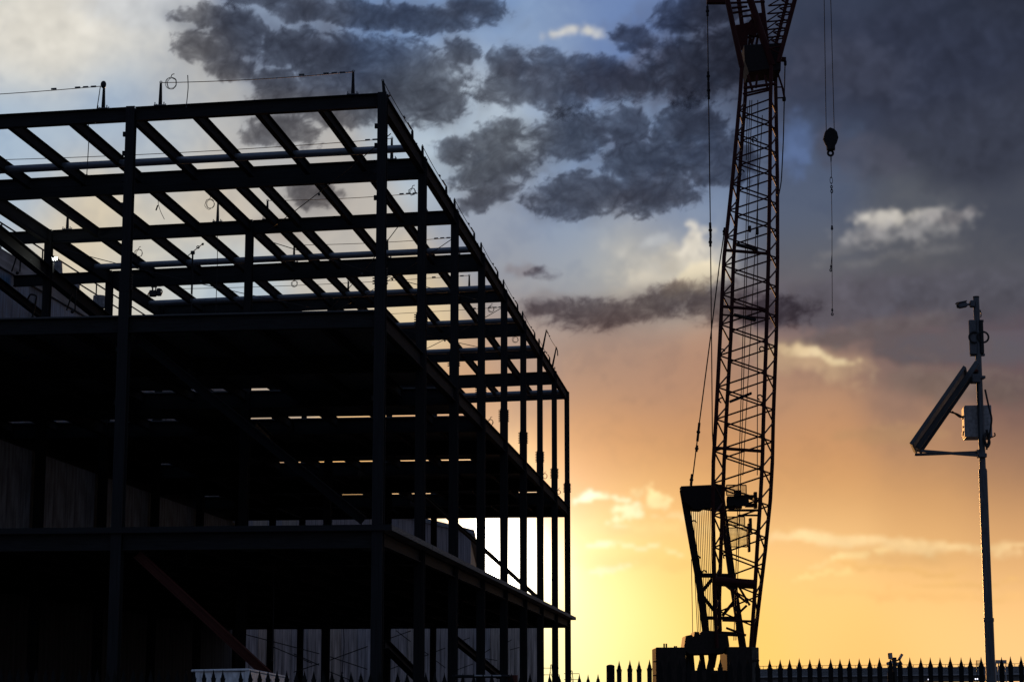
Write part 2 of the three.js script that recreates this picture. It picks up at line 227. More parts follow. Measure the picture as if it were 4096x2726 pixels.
{
  const slate = smoke(0.235, 0.23, 0.25, 120), mauve = smoke(0.3, 0.27, 0.3, 120);
  cloud('big ragged dark cloud spreading behind the upper edge of the steel roof', [[470, 36, 66, 26, 0], [545, 72, 66, 54, 0], [476, 112, 74, 34, 10], [530, 160, 58, 30, 10], [670, 112, 84, 44, 0], [780, 140, 130, 60, 4], [900, 180, 180, 92, 6], [1010, 230, 74, 46, 10], [760, 230, 170, 56, 0], [1062, 118, 46, 28, 0], [640, 190, 60, 30, 0], [640, 300, 90, 40, 0], [720, 445, 60, 34, 0]], 3, slate);
  cloud('long dark cloud strip along the top of the sky above the steel roof', [[700, 18, 74, 34, 0], [840, 34, 130, 32, 6], [980, 46, 170, 28, -2], [1090, 24, 76, 30, 0], [600, -10, 90, 24, 0]], 11, slate);
  cloud('dark cloud cluster left of the crane head, below the small bright cloud', [[1170, 146, 58, 46, 0], [1256, 160, 60, 44, 0], [1250, 214, 160, 42, 2], [1370, 174, 100, 50, 0], [1466, 90, 56, 30, 0], [1440, 190, 130, 44, 0], [1590, 160, 120, 74, 0], [1690, 130, 100, 80, 0], [1600, 30, 110, 46, 0]], 23, slate, 0.5);
  cloud('broken dark cloud bank left of the crane boom, right of the roof edge', [[1050, 345, 50, 32, 0], [1150, 320, 66, 46, -20], [1140, 386, 100, 48, -14], [1310, 312, 90, 56, -10], [1440, 288, 56, 46, 0], [1590, 290, 84, 60, 0], [1500, 372, 120, 54, 0], [1350, 450, 140, 50, -4], [1500, 444, 110, 46, 0], [1120, 456, 74, 28, -20], [1660, 370, 80, 60, 0]], 37, slate);
  cloud('low mauve cloud bank crossing behind the crane boom beneath the pale cloud', [[1270, 708, 80, 28, 0], [1400, 720, 160, 40, -3], [1540, 690, 130, 46, -10], [1640, 694, 110, 46, 0], [1250, 626, 34, 12, 0], [1760, 720, 130, 40, 0]], 51, mauve, 0.75);
}

// ------------------------------------------------------------------ ground
{
  const g = new THREE.Mesh(new THREE.PlaneGeometry(2400, 2400, 1, 1).rotateX(-Math.PI / 2).translate(0, 0, -500), M.ground);
  const uv = g.geometry.attributes.uv; for (let i = 0; i < uv.count; i++) uv.setXY(i, uv.getX(i) * 400, uv.getY(i) * 400);
  g.name = 'ground'; g.userData.kind = 'structure'; g.receiveShadow = true; scene.add(g);
}

// ------------------------------------------------------------------ the steel frame
const TH = 0.1176, BAY = 7.5, FB = 7.736, H2 = 6.8, H3 = 13.14, HR = 19.71, FALL = 0.0219;
const frame = thing('steel_frame_building', 'unfinished three storey steel frame of bare columns, beams and floor decks', 'building', null, V(-3.744, 0, -60.465), -TH);
const P = (a, k, y) => V(-a * FB, y, -k * BAY);             // a: front bays to the left, k: bays to the back
const roofY = (a) => HR - FALL * a * FB;
const C = 0.14;                                             // half a column
const PC = (a, k, y) => P(a, k, y).add(V(-C, 0, -C));       // on the column's axis
const toWorld = (v) => v.clone().applyAxisAngle(V(0, 1, 0), -TH).add(frame.position);
{
  const rnd = seeded(77);
  const spliceGeo = mergeGeometries([B(0.3, 0.62, 0.03, 0, 0, 0.155), B(0.3, 0.62, 0.03, 0, 0, -0.155), B(0.03, 0.5, 0.2, 0.165, 0, 0), B(0.03, 0.5, 0.2, -0.165, 0, 0),
    ...[-0.24, -0.16, -0.08, 0, 0.08, 0.16, 0.24].flatMap((y) => [-1, 1].map((s) => B(0.06, 0.03, 0.05, s * 0.2, y, 0.09)))]);
  const grid = [];
  for (let k = 0; k <= 8; k++) { grid.push([0, k], [2, k]); if (k % 2 === 0) grid.push([1, k]); }
  for (const [a, k] of grid) {
    const c = sub(frame, 'column'), top = roofY(a) + 0.02;
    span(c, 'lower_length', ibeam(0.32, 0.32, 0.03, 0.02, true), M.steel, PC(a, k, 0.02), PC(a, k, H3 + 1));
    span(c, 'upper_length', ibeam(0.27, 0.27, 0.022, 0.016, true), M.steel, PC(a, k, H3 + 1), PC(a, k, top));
    part(c, 'splice_plate', spliceGeo, M.steel).position.copy(PC(a, k, H3 + 1));
    part(c, 'base_plate', B(0.6, 0.03, 0.6), M.steel).position.copy(PC(a, k, 0.015));
  }
  // roof: beams across at every column line, deeper where no middle column stands; lighter ones along
  const lightRows = [0.68, 2.7, 3.72, 4.74, 5.74, 7.7];
  for (let k = 0; k <= 8; k++) {
    const d = k === 0 ? 0.42 : k === 8 ? 0.4 : k % 2 ? 0.7 : 0.5, ends = k % 2 ? [[0, 2]] : [[0, 1], [1, 2]];
    for (const [a, b] of ends) {
      const p = PC(a, k, roofY(a)).add(V(-C, 0, 0)), q = PC(b, k, roofY(b)).add(V(C, 0, 0));
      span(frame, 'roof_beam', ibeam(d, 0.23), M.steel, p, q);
      // bolted end plates with open holes left between them read as light specks; the bolts are real
      part(frame, 'end_plate', B(0.03, d * 0.9, 0.2), M.steelLight).position.copy(p).add(V(-0.02, -d / 2, 0));
    }
    if (k === 2 || k === 3) span(frame, 'roof_beam', ibeam(0.45, 0.22), M.steel, PC(2, k, roofY(2)).add(V(-C, 0, 0)), PC(2.53, k, roofY(2.53)));
  }
  for (const k of lightRows) span(frame, 'roof_tube', rod(0.13, 12), M.galv, PC(0, k, roofY(0) - 0.3).add(V(-0.1, 0, 0)), PC(2, k, roofY(2) - 0.3).add(V(0.1, 0, 0)));
  for (let j = 0; j <= 8; j++) for (let k = 0; k < 8; k++) {
    const edge = j === 0 || j === 8, a = j / 4, y = roofY(a) - (edge ? 0 : 0.03);
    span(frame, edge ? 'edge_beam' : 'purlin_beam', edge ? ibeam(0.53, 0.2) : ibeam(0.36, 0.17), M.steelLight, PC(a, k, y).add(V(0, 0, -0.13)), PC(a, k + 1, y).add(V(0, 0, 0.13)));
  }
  // haunched doubled beam beside the middle line
  for (const k of [1, 2, 3, 4, 5]) span(frame, 'purlin_beam', ibeam(0.34, 0.15), M.steelLight, PC(0.86, k, roofY(0.86) - 0.03).add(V(0, 0, -0.12)), PC(0.86, k + 1, roofY(0.86) - 0.03).add(V(0, 0, 0.12)));
  span(frame, 'raking_beam', ibeam(0.5, 0.3), M.steel, PC(2, 0.4, 18.75), PC(2, 3.45, 17.3)); span(frame, 'raking_beam', ibeam(0.3, 0.2), M.steel, PC(2.2, 0.4, 18.2), PC(2.2, 4, 16.2));
  // upper floor: beams, metal deck laid in strips with gaps left beside some beams
  const T3 = 0.06, y3 = H3 - T3;
  for (let k = 0; k <= 8; k++) for (const [a, b] of [[0, 1], [1, 2], [2, 3.2]]) span(frame, 'floor_beam', ibeam(k ? 0.6 : 0.48, 0.24), M.steel, PC(a, k, y3).add(V(-C, 0, 0)), PC(b, k, y3).add(V(C, 0, 0)));
  for (let j = 0; j <= 12; j++) for (let k = 0; k < 8; k++) span(frame, 'floor_joist', j % 8 ? ibeam(0.34, 0.16) : ibeam(0.52, 0.22), j ? M.steel : M.steelLight, PC(j / 4, k, y3).add(V(0, 0, -0.13)), PC(j / 4, k + 1, y3).add(V(0, 0, 0.13)));
  const open = { 1: 0.35, 2: 0.7, 4: 0.5, 6: 0.5 };
  for (let j = 0; j < 12; j++) for (let k = 0; k < 8; k++) {
    const gap = rnd() < (open[k] ?? 0) ? 0.72 + rnd() * 0.22 : 0.006, far = k === 7 ? 0.2 : 0;
    const w = FB / 4 - 0.012, L = BAY - gap + far, o = part(frame, 'deck_sheet', cached(`deck${L.toFixed(2)}`, () => B(w, T3, L)), M.deck);
    o.position.copy(PC((j + 0.5) / 4, k, H3 - T3 / 2)).add(V(0, 0, -L / 2));
  }
  // first floor: concrete slab standing out past the columns, beams below
  const T2 = 0.16, y2 = H2 - T2;
  for (let k = 0; k <= 8; k++) for (const [a, b] of [[0, 1], [1, 2], [2, 3.2]]) span(frame, 'floor_beam', ibeam(k ? 0.45 : 0.5, 0.24), M.steel, PC(a, k, y2).add(V(-0.16, 0, 0)), PC(b, k, y2).add(V(0.16, 0, 0)));
  for (let j = 0; j <= 12; j++) for (let k = 0; k < 8; k++) span(frame, 'floor_joist', ibeam(0.4, 0.18), M.steel, PC(j / 4, k, y2).add(V(0, 0, -0.13)), PC(j / 4, k + 1, y2).add(V(0, 0, 0.13)));
  for (let k = 0; k < 8; k++) { const w = FB * 3.2 + 0.35, L = k === 7 ? BAY + 0.5 : BAY - 0.012; part(frame, 'floor_slab', B(w, T2, L), M.slab).position.set(0.3 - w / 2, H2 - T2 / 2, -k * BAY + (k ? 0 : 0.1) - L / 2 - 0.006); }
  part(frame, 'edge_trim', B(FB * 3.2 + 0.36, T2 + 0.008, 0.01), M.steel).position.set(0.305 - (FB * 3.2 + 0.36) / 2, H2 - T2 / 2, 0.1);
  for (const a of [0, 1]) for (const y of [-1.0, -1.6, -2.4, -3.2, -7.6, -9.2]) part(frame, 'cleat', B(0.09, 0.14, 0.09), M.steel).position.copy(PC(a, 0, HR + y)).add(V(-0.185, 0, 0.03));
  // braces: [from a, k, y, to a, k, y]
  const brace = (p, q, m = M.steel) => span(frame, 'brace', ibeam(0.26, 0.26, 0.02, 0.016, true), m, p, q);
  brace(PC(0.93, 0.03, 6.05), PC(0.1, 0.03, 0.4), M.brace); brace(PC(0.96, 0.03, 12.5), PC(0.06, 0.03, 6.95), M.steelDark);
  const shy = ibeam(0.15, 0.14, 0.014, 0.012, true);
  const inF = (u, v, z) => place(u, v, z).sub(frame.position).applyAxisAngle(V(0, 1, 0), TH);
  span(frame, 'brace', shy, M.steel, inF(1700, 1985, 84), inF(2165, 2402, 108));
  for (const [z, ...l] of [[80, 245, 750, 865, 525], [80, 250, 680, 860, 885], [82, 250, 915, 590, 1055], [78, -300, 640, 105, 820], [78, -300, 930, 105, 795], [78, -1200, 300, 105, 640], [78, -700, 500, -10, 790], [86, 1210, 400, 1545, 280], [86, 1310, 275, 1540, 450], [84, 1210, 885, 1545, 758], [90, 1715, 690, 1820, 655], [90, 1715, 580, 1820, 652], [94, 1925, 740, 2085, 860], [94, 1925, 610, 2085, 550], [98, 2250, 470, 2470, 390], [98, 2250, 900, 2520, 800], [104, 2600, 690, 2800, 560], [104, 2600, 700, 2900, 745], [108, 2950, 520, 3130, 420], [108, 3100, 580, 3250, 540]])
    span(frame, 'tie_rod', rod(0.018, 5), M.wire, inF(1250 + 0.2547 * l[0], 2450 + 0.2547 * l[1], z), inF(1250 + 0.2547 * l[2], 2450 + 0.2547 * l[3], z));
  for (const [a, b] of [[[1540, 2576, 66], [1668, 2704, 71]], [[1812, 2550, 84], [1998, 2702, 96]], [[1020, 1700, 70], [1080, 1760, 74]]]) brace(inF(...a), inF(...b));
}

// ------------------------------------------------------------------ fall arrest posts, lines and coils on the roof
const ORD = ['front', 'second', 'third', 'fourth', 'fifth', 'sixth', 'seventh', 'eighth', 'rearmost'];
const postGeo = (() => {
  const s = new THREE.Shape([[-0.055, 0], [0.055, 0], [0.028, 0.98], [-0.028, 0.98]].map(([x, y]) => new THREE.Vector2(x, y)));
  return new THREE.ExtrudeGeometry(s, { depth: 0.06, bevelEnabled: false }).translate(0, 0, -0.03);
})();
const basePlate = mergeGeometries([B(0.34, 0.02, 0.24, 0, 0.01, 0), ...[-0.14, 0.14].flatMap((x) => [-0.09, 0.09].map((z) => B(0.025, 0.1, 0.025, x, 0.05, z)))]), eyeGeo = new THREE.TorusGeometry(0.035, 0.012, 6, 12).translate(0, 1, 0);
function safetyPost(a, k, label, lean = 0, turn = 0, h = 0.75, y = roofY(a) + 0.004) {
  const o = thing('safety_post', label, 'safety post', 'fall arrest posts on the roof steel', toWorld(PC(a, k, y)), -TH + turn);
  o.rotation.z = lean;
  part(o, 'foot', basePlate, M.bolt); const p = part(o, 'post', postGeo, M.steel); p.scale.y = h; part(o, 'eye', eyeGeo, M.bolt).position.y = h - 1;
  return o;
}
const top = (a, k, h = 0.74) => toWorld(PC(a, k, roofY(a) + h));
function line(pts, label, group = 'safety lines strung over the roof', r = 0.012) {
  const o = thing('safety_line', label, 'safety line', group);
  for (let i = 0; i + 1 < pts.length; i++) part(o, 'cable', tube(sagging(pts[i], pts[i + 1], 0.04 + 0.004 * pts[i].distanceTo(pts[i + 1])), r, 5), M.wire);
  const a = pts[0], d = pts[1].clone().sub(a).normalize();
  for (const t of [0.25, 0.5, 0.75, 1.5]) { const q = a.clone().addScaledVector(d, t); span(o, 'turnbuckle', rod(0.03, 6), M.bolt, q, q.clone().addScaledVector(d, 0.16)); }
  return o;
}
{
  const reel = safetyPost(1.115, 0, 'tapered post on the front roof beam carrying a round rope reel near its top');
  part(reel, 'reel', new THREE.SphereGeometry(0.1, 12, 8).scale(0.9, 1.2, 0.7).translate(-0.02, 0.78, 0), M.black); part(reel, 'rope', tube([V(-0.1, 0.7, 0.05), V(-0.12, 0.35, 0.1), V(-0.16, 0.02, 0.1)], 0.014), M.wire);
  safetyPost(0.885, 0, 'tapered post on the front roof beam just right of the second front column');
  safetyPost(0.118, 0, 'tapered post on the front roof beam close to the corner column');
  safetyPost(0, 0.04, 'leaning post on top of the front corner of the roof', 0.13, 0.5, 0.5);
  line([top(1.115, 0), top(2.2, 0)], 'wire running off the front roof beam leftwards from the post with the reel');
  line([top(0.118, 0), top(0.885, 0)], 'wire between the two posts of the front roof beam beside the corner');
  for (let k = 1; k <= 7; k++) {
    safetyPost(0.01, k - 0.22, `short post on the right roof edge, just before the ${ORD[k]} column of that side`, 0.02, 1.2, 0.5);
    if (k < 7) safetyPost(0.01, k + 0.06, `short post on the right roof edge, just behind the ${ORD[k]} column of that side`, 0.02, 1.2, 0.55);
  }
  for (let k = 0; k < 7; k++) line([top(0.01, k + 0.78, 0.49), top(0.01, k + 0.06, 0.54)], `wire along the right roof edge from the ${ORD[k]} to the ${ORD[k + 1]} column`);
  const tall = [[0, 6.15, 'nearer'], [0, 6.85, 'farther']].map(([a, k, w]) => { const o = safetyPost(a, k, `tall post leaning outwards over the far end of the right roof edge, ${w} of two`, -0.2, 0, 1.15); return o; });
  part(tall[1], 'strap', tube([V(0.02, 1.12, 0), V(0.1, 0.98, 0), V(0.17, 0.72, 0.02)], 0.03), M.black);
  line([toWorld(PC(0, 6.15, HR + 1.12)).add(V(0.23, 0, 0)), toWorld(PC(0, 6.85, HR + 1.12)).add(V(0.23, 0, 0))], 'wire between the two tall leaning posts at the far roof edge');
  const inner = [[0.136, 1], [0.152, 2], [0.915, 2], [1.16, 2], [1.91, 2], [1, 3], [0.134, 3], [0.5, 3], [0.9, 4], [0.2, 4], [0.6, 5], [1.3, 5], [0.3, 6], [1.1, 7]];
  for (const [a, k] of inner) safetyPost(a, k, `post standing on the ${ORD[k]} roof beam, ${a < 0.3 ? 'close to its right end' : a < 0.7 ? 'right of its middle' : a < 1.05 ? 'at its middle' : a < 1.5 ? 'left of its middle' : 'close to its left end'}${a === 0.915 ? ', right of the middle column' : ''}`);
  for (const [k, a, b] of [[1, 0.136, 1.95], [2, 0.152, 0.915], [3, 0.134, 1], [4, 0.2, 1.9], [5, 0.1, 1.9], [6, 0.1, 1.9]]) line([top(a, k), top(b, k)], `wire stretched across the roof above the ${ORD[k]} beam`);
  // slack tag lines and bracing rods in the plane of the roof
  const rods = [[[0.02, 0.3], [0.95, 2]], [[0.25, 1.9], [0.98, 3.9]], [[0.98, 2], [0.1, 3.9]], [[0.02, 2.2], [0.95, 3.95]], [[1.95, 2.1], [1.05, 3.9]], [[0.98, 4], [0.05, 5.9]], [[0.02, 4.1], [0.95, 5.9]]];
  rods.forEach(([[a, k], [b, l]], i) => { const o = thing('bracing_rod', `thin diagonal rod under the roof, ${['nearest of all, left of the corner column', 'left of the corner column, crossing the third beam', 'starting at the middle column, rising rightwards', 'meeting the right edge at the third column', 'in the left half beside the clad block', 'behind the fifth beam, rising rightwards', 'farthest back in the right half'][i]}`, 'bracing rod', 'diagonal rods under the roof steel'); part(o, 'rod', tube(sagging(toWorld(PC(a, k, roofY(a) - 0.6)), toWorld(PC(b, l, roofY(b) - 0.6)), 0.1), 0.016, 5), M.wire); part(o, 'coupler', B(0.07, 0.07, 0.07), M.bolt).position.copy(toWorld(PC((a + b) / 2, (k + l) / 2, roofY(1) - 0.68))); });
  const coilGeo = (r, s) => { const q = seeded(s); return mergeGeometries([0, 1, 2].map((i) => tube(Array.from({ length: 11 }, (_, t) => { const w = t / 11 * 2 * Math.PI, R = r * (1 - 0.09 * i) * (0.9 + 0.2 * q()); return V(Math.cos(w) * R * 0.9 + 0.02 * i, Math.sin(w) * R - r, (q() - 0.5) * 0.1); }), 0.0085, 5, true)).concat([tube([V(0, 0, 0), V(0.03, 0.08, 0), V(0.1, 0.1, 0)], 0.012)])); };
  const coils = [[683, 308, 60.5, 0.19, 'coil of wire hanging from the line above the front roof beam'], [1647, 752, 68, 0.12, 'wire coil hanging right of the corner column below the second beam'], [1176, 1120, 94, 0.16, 'wire coil hanging under the far roof, left of the corner column'], [553, 995, 85, 0.17, 'wire coil hanging just right of the second front column'], [838, 795, 77, 0.2, 'tangled wire bundle hanging from the line over the third roof beam'], [1963, 1222, 99, 0.16, 'wire coil hanging between the third and fourth right side columns'], [2060, 1345, 108, 0.17, 'wire coil half hidden by a roof beam near the fifth right side column'], [1960, 1675, 92, 0.14, 'wire coil on the upper floor edge beside the spliced column'], [2178, 1892, 112, 0.15, 'wire coil on the upper floor edge near the seventh column'], [2233, 1958, 117, 0.13, 'wire coil on the upper floor edge near the rearmost column']];
  coils.forEach(([u, v, z, r, l], i) => { const o = thing('wire_coil', l, 'wire coil', 'coils of spare wire', place(u, v, z)); part(o, 'loops', coilGeo(r, 20 + i), M.wire); });
  // hanging tag lines
  [[750, 300, 430, 61, 'slack wire hanging from the front line beside the wire coil'], [352, 480, 700, 62, 'thin wire hanging down behind the front roof beam near the left column'], [770, 1020, 1260, 78, 'thin rope hanging below the roof from the hoist bracket'], [868, 880, 1260, 78, 'thin rope hanging down left of the middle column'], [1093, 2260, 2640, 66, 'vertical cable hanging to the ground left of the corner column'], [1374, 2510, 2690, 66, 'dark vertical hose hanging at ground level left of the corner column']].forEach(([u, v0, v1, z, l]) => { const a = place(u, v0, z), b = place(u - 6, v1, z), o = thing('hanging_rope', l, 'rope'); b.z = a.z; part(o, 'rope', tube([a, a.clone().lerp(b, 0.4).add(V(0.03, 0, 0)), b], 0.014, 5), M.wire); part(o, 'knot', new THREE.SphereGeometry(0.035, 8, 6), M.wire).position.copy(b); });
  // hoist bracket with chain at the middle of the roof
  const hb = thing('hoist_bracket', 'bracket with pulley and hook leaning over the fourth roof beam', 'hoist', null, place(770, 1010, 80));
  part(hb, 'head', RB(0.16, 0.14, 0.12, 0, 0, 0, 0.03), M.black); part(hb, 'upright', B(0.06, 1.6, 0.06, 0, -0.85, 0), M.steel); part(hb, 'hook', new THREE.TorusGeometry(0.05, 0.018, 6, 14).translate(0.2, 0.22, 0), M.black);
  part(hb, 'chain', tube([V(-0.18, -0.12, 0), V(0.1, 0.12, 0), V(0.42, 0.38, 0)], 0.018), M.wire); part(hb, 'pulley', new THREE.SphereGeometry(0.05, 8, 6).translate(0.38, 0.34, 0), M.black);
  // bundle of rigging with a red flag
  const rg = thing('rigging_bundle', 'dark bundle of slings and clamps with a small red flag hanging under the roof', 'rigging', null, place(618, 1168, 92));
  part(rg, 'clamp', mergeGeometries([RB(0.34, 0.3, 0.2, -0.08, -0.06, 0, 0.06), RB(0.2, 0.36, 0.16, 0.18, 0, 0, 0.06), B(0.06, 0.26, 0.06, -0.1, 0.2, 0), B(0.26, 0.05, 0.06, -0.04, 0.24, 0), B(0.05, 0.2, 0.05, 0.04, 0.16, 0)]), M.black);
  part(rg, 'sling', mergeGeometries([tube([V(0.28, 0.14, 0), V(0.33, 0.02, 0), V(0.27, -0.18, 0.05)], 0.03), tube([V(-0.24, 0, 0), V(-0.3, -0.12, 0), V(-0.26, -0.24, 0)], 0.03), tube([V(-0.2, 0.3, 0), V(-0.05, 0.33, 0), V(0.08, 0.28, 0)], 0.025)]), M.black);
  part(rg, 'flag', new THREE.BoxGeometry(0.15, 0.13, 0.012).translate(0.2, 0.32, 0), M.hazard);
  // ladder-like cable dropper on the second beam
  const dr = thing('dropper', 'short dark clip hanging on a wire below the third roof beam', 'clip', null, place(632, 815, 77.5));
  part(dr, 'clip', RB(0.05, 0.22, 0.05, 0, -0.16, 0, 0.015).rotateZ(-0.3), M.black); part(dr, 'cord', tube([V(0, 0.2, 0), V(0, 0, 0), V(0.1, -0.3, 0), V(0.25, -0.6, 0)], 0.012), M.wire);
  const bl = thing('brick_pallet', 'low stack of blocks on the first floor slab left of the corner column', 'pallet', null, toWorld(P(0.28, 2.3, H2 + 0.002)), -TH);
  part(bl, 'pallet_base', mergeGeometries([B(1.2, 0.025, 1, 0, 0.11, 0), ...[-0.55, 0, 0.55].map((x) => B(0.1, 0.09, 1, x, 0.05, 0))]), M.slab); for (let i = 0; i < 6; i++) part(bl, 'block', cached('blk', () => RB(0.38, 0.2, 0.42, 0, 0, 0, 0.012)), M.counter).position.set(-0.39 + 0.39 * (i % 3), 0.23 + 0.202 * Math.floor(i / 3), 0.1);
  const lamp = thing('work_light', 'small bright work light clamped to a left side column under the roof', 'lamp', null, place(218, 1036, 76));
  part(lamp, 'housing', RB(0.24, 0.15, 0.1, 0, 0, -0.02, 0.02), M.black); part(lamp, 'arm', B(0.05, 0.4, 0.05, -0.05, -0.3, -0.05), M.steel);
  part(lamp, 'lamp_lens', RB(0.19, 0.1, 0.04, 0.01, 0, 0.05, 0.012).rotateZ(0.15), mat(0.9, 0.9, 0.9, { emissive: new THREE.Color().setRGB(1.6, 1.65, 1.5) }));
  const pl = new THREE.PointLight(new THREE.Color().setRGB(0.95, 1, 0.9), 1.2, 30); pl.position.copy(lamp.position).add(V(0.02, 0, 0.16)); pl.castShadow = true; scene.add(pl);
}

// ------------------------------------------------------------------ walls of the neighbouring block on the left
{
  const w = thing('clad_block', 'older block clad in blue grey sheets standing left of the steel frame', 'building', null, frame.position.clone(), -TH);
  const a = 2.56, N = 30, Ht = 20.2;
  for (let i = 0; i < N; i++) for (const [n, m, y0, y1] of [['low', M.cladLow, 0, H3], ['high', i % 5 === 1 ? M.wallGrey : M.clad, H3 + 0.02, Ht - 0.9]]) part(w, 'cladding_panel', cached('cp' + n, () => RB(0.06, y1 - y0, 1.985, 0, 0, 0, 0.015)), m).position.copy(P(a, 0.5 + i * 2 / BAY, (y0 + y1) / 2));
  part(w, 'parapet', B(0.3, 0.75, N * 2, 0, 0, -N + 1), M.cladGrey).position.copy(P(a, 0.5, Ht - 0.5));
  part(w, 'core_wall', B(9, Ht - 1, N * 2, -4.6, (Ht - 1) / 2, -N + 1), M.cladGrey).position.copy(P(a, 0.5, 0));
  const rail = part(w, 'guard_rail', mergeGeometries([B(0.05, 0.05, N * 2, 0, 1.1, -N + 1), B(0.05, 0.05, N * 2, 0, 0.6, -N + 1), ...Array.from({ length: 24 }, (_, i) => B(0.05, 1.1, 0.05, 0, 0.55, -i * 2.5))]), M.steel); rail.position.copy(P(a, 0.5, Ht - 0.1));
  for (const [k, s] of [[3.6, 1.3], [3.95, 1], [4.5, 0.8]]) part(w, 'roof_cowl', new THREE.CylinderGeometry(0.35 * s, 0.4 * s, 0.7 * s, 14), M.cladGrey).position.copy(P(a - 0.02, k, Ht + 0.15));
  const g = thing('side_wall_panels', 'grey wall panels standing along the left side of the first floor', 'wall', null, frame.position.clone(), -TH);
  for (let i = 0; i < 18; i++) { const o = part(g, 'wall_panel', cached('wp', () => RB(0.12, 4.2, 2.48, 0, 0, 0, 0.02)), M.wallGrey); o.position.copy(P(2.06, 1.02 + i * 2.5 / BAY, H2 + 2.1)); }
  // hooks and ropes hung on the blue grey sheets
  [[130, 1240, 'looped rope with a bent hook hanging against the blue grey sheets'], [70, 1060, 'two short dark ropes hanging against the blue grey sheets'], [290, 1215, 'pair of rope ends hanging on the blue grey sheets']].forEach(([u, v, l], i) => {
    const o = thing('rope_hook', l, 'rope', null, place(u, v - 20, 79));
    part(o, 'rope', i === 0 ? tube([V(-0.05, 0.05, 0), V(-0.2, 0.22, 0), V(-0.1, 0.42, 0), V(0.12, 0.35, 0), V(0.08, 0, 0), V(0, -0.5, 0)], 0.035) : mergeGeometries([tube([V(0.12, 0.4, 0), V(0.1, 0, 0), V(0.1, -0.45, 0)], 0.03), tube([V(-0.05, 0.2, 0), V(-0.12, -0.1, 0), V(-0.22, -0.45, 0)], 0.03)]), M.black);
    part(o, 'knot', new THREE.SphereGeometry(0.07, 8, 6).translate(0, -0.5, 0), M.black);
  });
}

// ------------------------------------------------------------------ sheds beyond the frame
{
  const rnd = seeded(5);
  const shed = (label, uL, uR, vTop, z, slope, walls) => {
    const L = place(uL, 2800, z), R = place(uR, 2800, z), h = place(uR, vTop, z).y, W = R.x - L.x, o = thing('warehouse', label, 'warehouse', null, V(L.x, 0, -z));
    const n = Math.round(W / 1.1), w = W / n;
    for (let i = 0; i < n; i++) { const top = h + slope * Math.min(W - (i + 0.5) * w, 14); const p = part(o, 'wall_panel', cached(`wpn${w.toFixed(2)}`, () => mergeGeometries([RB(w - 0.02, 1, 0.1, 0, 0.5, 0, 0.012), ...[-0.36, -0.12, 0.12, 0.36].map((t) => B(w * 0.07, 0.998, 0.05, w * t, 0.5, 0.06))])), walls[Math.floor(rnd() * 4)]); p.scale.y = top; p.position.set((i + 0.5) * w, 0, (rnd() - 0.5) * 0.03); }
    part(o, 'back_volume', B(W - 0.2, h - 0.4, 30, W / 2, (h - 0.4) / 2, -15.2), M.cladGrey);
    const rs = new THREE.Shape([[-0.2, h - 0.35], [W + 0.25, h - 0.35], [W + 0.25, h + 0.1], [W - 14, h + 0.15 + slope * 14], [-0.2, h + 0.15 + slope * 14]].map(([x, y]) => new THREE.Vector2(x, y)));
    part(o, 'roof', new THREE.ExtrudeGeometry(rs, { depth: 30, bevelEnabled: false }).translate(0, 0, -30.3), M.cladGrey);
    part(o, 'verge_trim', laid(bar(0.16, 0.3), V(W - 14, h + slope * 14, 0.12), V(W + 0.2, h - 0.02, 0.12)), M.cladGrey);
    return o;
  };
  shed('tall pale shed with a sloping roof end seen behind the first floor of the frame', 700, 1882, 2126, 155, 0.24, dullWall);
  shed('lower shed of weathered vertical sheets seen through the ground floor columns', 560, 2160, 2455, 138, 0.0, farWall);
}

